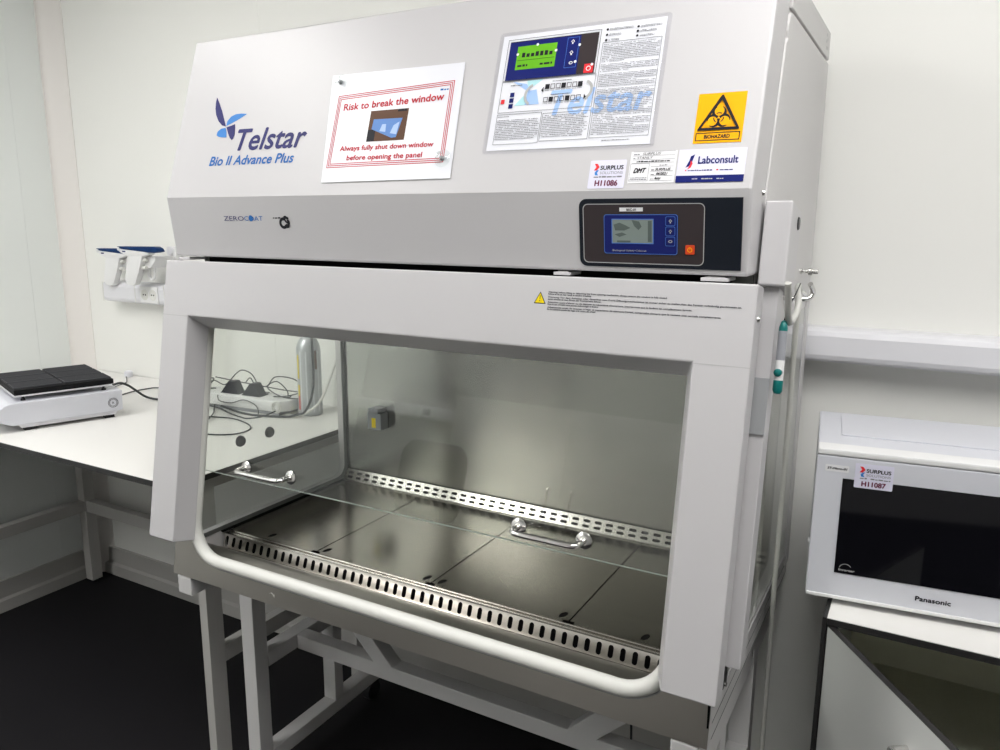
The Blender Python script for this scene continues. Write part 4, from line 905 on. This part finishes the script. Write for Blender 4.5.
m = MB(); m.box(x1-.098, x1-.010, yf-.0012, yf, .875, 1.085); obj('control_field', m, 'panel', MW)
m = MB()
for k in range(5): m.box(x1-.088, x1-.060, yf-.003, yf-.0012, .900+k*.022, .914+k*.022, .001); m.box(x1-.050, x1-.022, yf-.003, yf-.0012, .900+k*.022, .914+k*.022, .001)
obj('control_buttons', m, 'trunk', MW)
Q = Pg((0, yf, 0), (1, 0, 0), (0, 0, 1))
m = MB(); text(m, Q, 'Panasonic', x0+.177, x0+.231, .8685, .0085, .0004, bold=.0005); obj('brand_lettering', m, 'ink', MW)
m = MB(); text(m, Q, 'Inverter', x0+.051, x0+.078, .9015, .0045, .0016, shear=.2, bold=.0002); band(Q, m, (x0+.062, .9050), .010, 30, 165, .0008, .0016); obj('window_lettering', m, 'greyline', WN)
asset_label(Pg((0, yf-.0014, 0), (1, 0, 0), (0, 0, 1)), x0+.0625, x0+.1230, 1.0600, 1.1040, .0003, 'H11087', MW)
m = MB(); flat(m, Q, rrect(x0+.0145, x0+.0530, 1.0837, 1.0960, .002), .0006); nt_ = obj('small_label', m, 'paper2', MW)
m = MB(); text(m, Q, 'ST-Micro-01', x0+.018, x0+.050, 1.0880, .0040, .0009, shear=.2, bold=.0003); obj('label_handwriting', m, 'ink', nt_)
for xx in (x0+.07, x1-.06):
    for yy in (yf+.07, yb-.05):
        m = MB(); m.cyl((xx, yy, zt+.0005), (xx, yy, z0+.006), .014); obj('foot', m, 'rubber', MW)
m = MB(); m.cyl((x0-.003, -.44, .925), (x0+.005, -.44, .925), .005); obj('side_stud', m, 'white', MW)

# ------------------------------------------------------------------ far side of the room, seen mirrored in the sash glass
T2 = thing('wall_trunking', 'white wall trunking on the opposite wall, mirrored faintly in the cabinet glass', 'trunking', (1, YS+.035, 1.205))
m = MB(); m.prism([(XW+.01, YS-y, z) for y, z in pr_t], (XE-XW-.02, 0, 0)); obj('channel', m, 'trunk', T2, bevel=.0015)
for x in (-1.02, 1.10):
    m = MB(); m.cyl((x, YS+.0715, 1.245), (x, YS+.10, 1.245), .020); pl_ = obj('plug', m, 'boxgrey', T2)
    m = MB(); m.tube([(x, YS+.10, 1.245), (x-.01, YS+.13, 1.18), (x-.03, YS+.11, 1.02), (x-.02, YS+.10, .90)], .004, 6); obj('flex', m, 'boxgrey', pl_)
CHR = thing('lab_chair', 'grey lab chair with rounded backrest, mirrored faintly in the cabinet glass', 'chair', (-.58, -2.62, 0))
m = MB(); m.plate(lambda u, v, h: Vector((-.58+u, -2.74+.40*u*u+h-.02*(v-.9), v)), rrect(-.19, .19, .70, 1.085, .09, 7), [], .02); obj('backrest', m, 'chair', CHR, smooth=True)
m = MB(); m.prism([(x-.58, y-2.56, .60) for x, y in rrect(-.21, .21, -.20, .20, .09)], (0, 0, .05), .012); obj('seat', m, 'chair', CHR, smooth=True)
m = MB(); m.tube([(-.58, -2.765, .74), (-.58, -2.80, .62), (-.58, -2.70, .585), (-.58, -2.58, .585)], .016, 8); obj('back_support', m, 'black', CHR, smooth=True)
m = MB(); m.cyl((-.58, -2.56, .09), (-.58, -2.56, .599), .025); obj('column', m, 'black', CHR)
for k in range(5):
    a = 2*PI*k/5; ex, ey = -.58+.27*math.cos(a), -2.56+.27*math.sin(a)
    m = MB(); m.cyl((-.58, -2.56, .10), (ex, ey, .07), .022, .014); lg = obj('leg', m, 'black', CHR)
    m = MB(); m.cyl((ex-.012, ey, .027), (ex+.012, ey, .027), .027); m.cyl((ex, ey, .05), (ex, ey, .07), .008); obj('caster', m, 'black', lg)
EC = thing('equipment_cabinet', 'tall white equipment cabinet on the opposite side, mirrored faintly in the cabinet glass', 'cabinet', (.05, -3.1, 0))
m = MB(); m.box(-.62, .72, -3.24, -2.92, .0, 1.345, .004); obj('body', m, 'cab_f', EC)
for x0_, x1_ in ((-.58, .04), (.06, .68)):
    m = MB(); m.box(x0_, x1_, -2.9195, -2.902, .06, 1.29, .003); dr = obj('door', m, 'cab_f', EC)
    hx = x1_-.05 if x0_ < 0 else x0_+.05
    m = MB(); m.tube([(hx, -2.9015, .80), (hx, -2.875, .80), (hx, -2.875, .95), (hx, -2.9015, .95)], .006, 8, 3); obj('handle', m, 'chrome', dr)

# ------------------------------------------------------------------ world + view
w = bpy.data.worlds.new('world'); bpy.context.scene.world = w; w.use_nodes = True
w.node_tree.nodes['Background'].inputs[0].default_value = (.9, .95, 1, 1); w.node_tree.nodes['Background'].inputs[1].default_value = .0
vs = bpy.context.scene.view_settings; vs.view_transform = 'Standard'; vs.look = 'None'; vs.gamma = 1; vs.use_curve_mapping = False; vs.exposure = .17
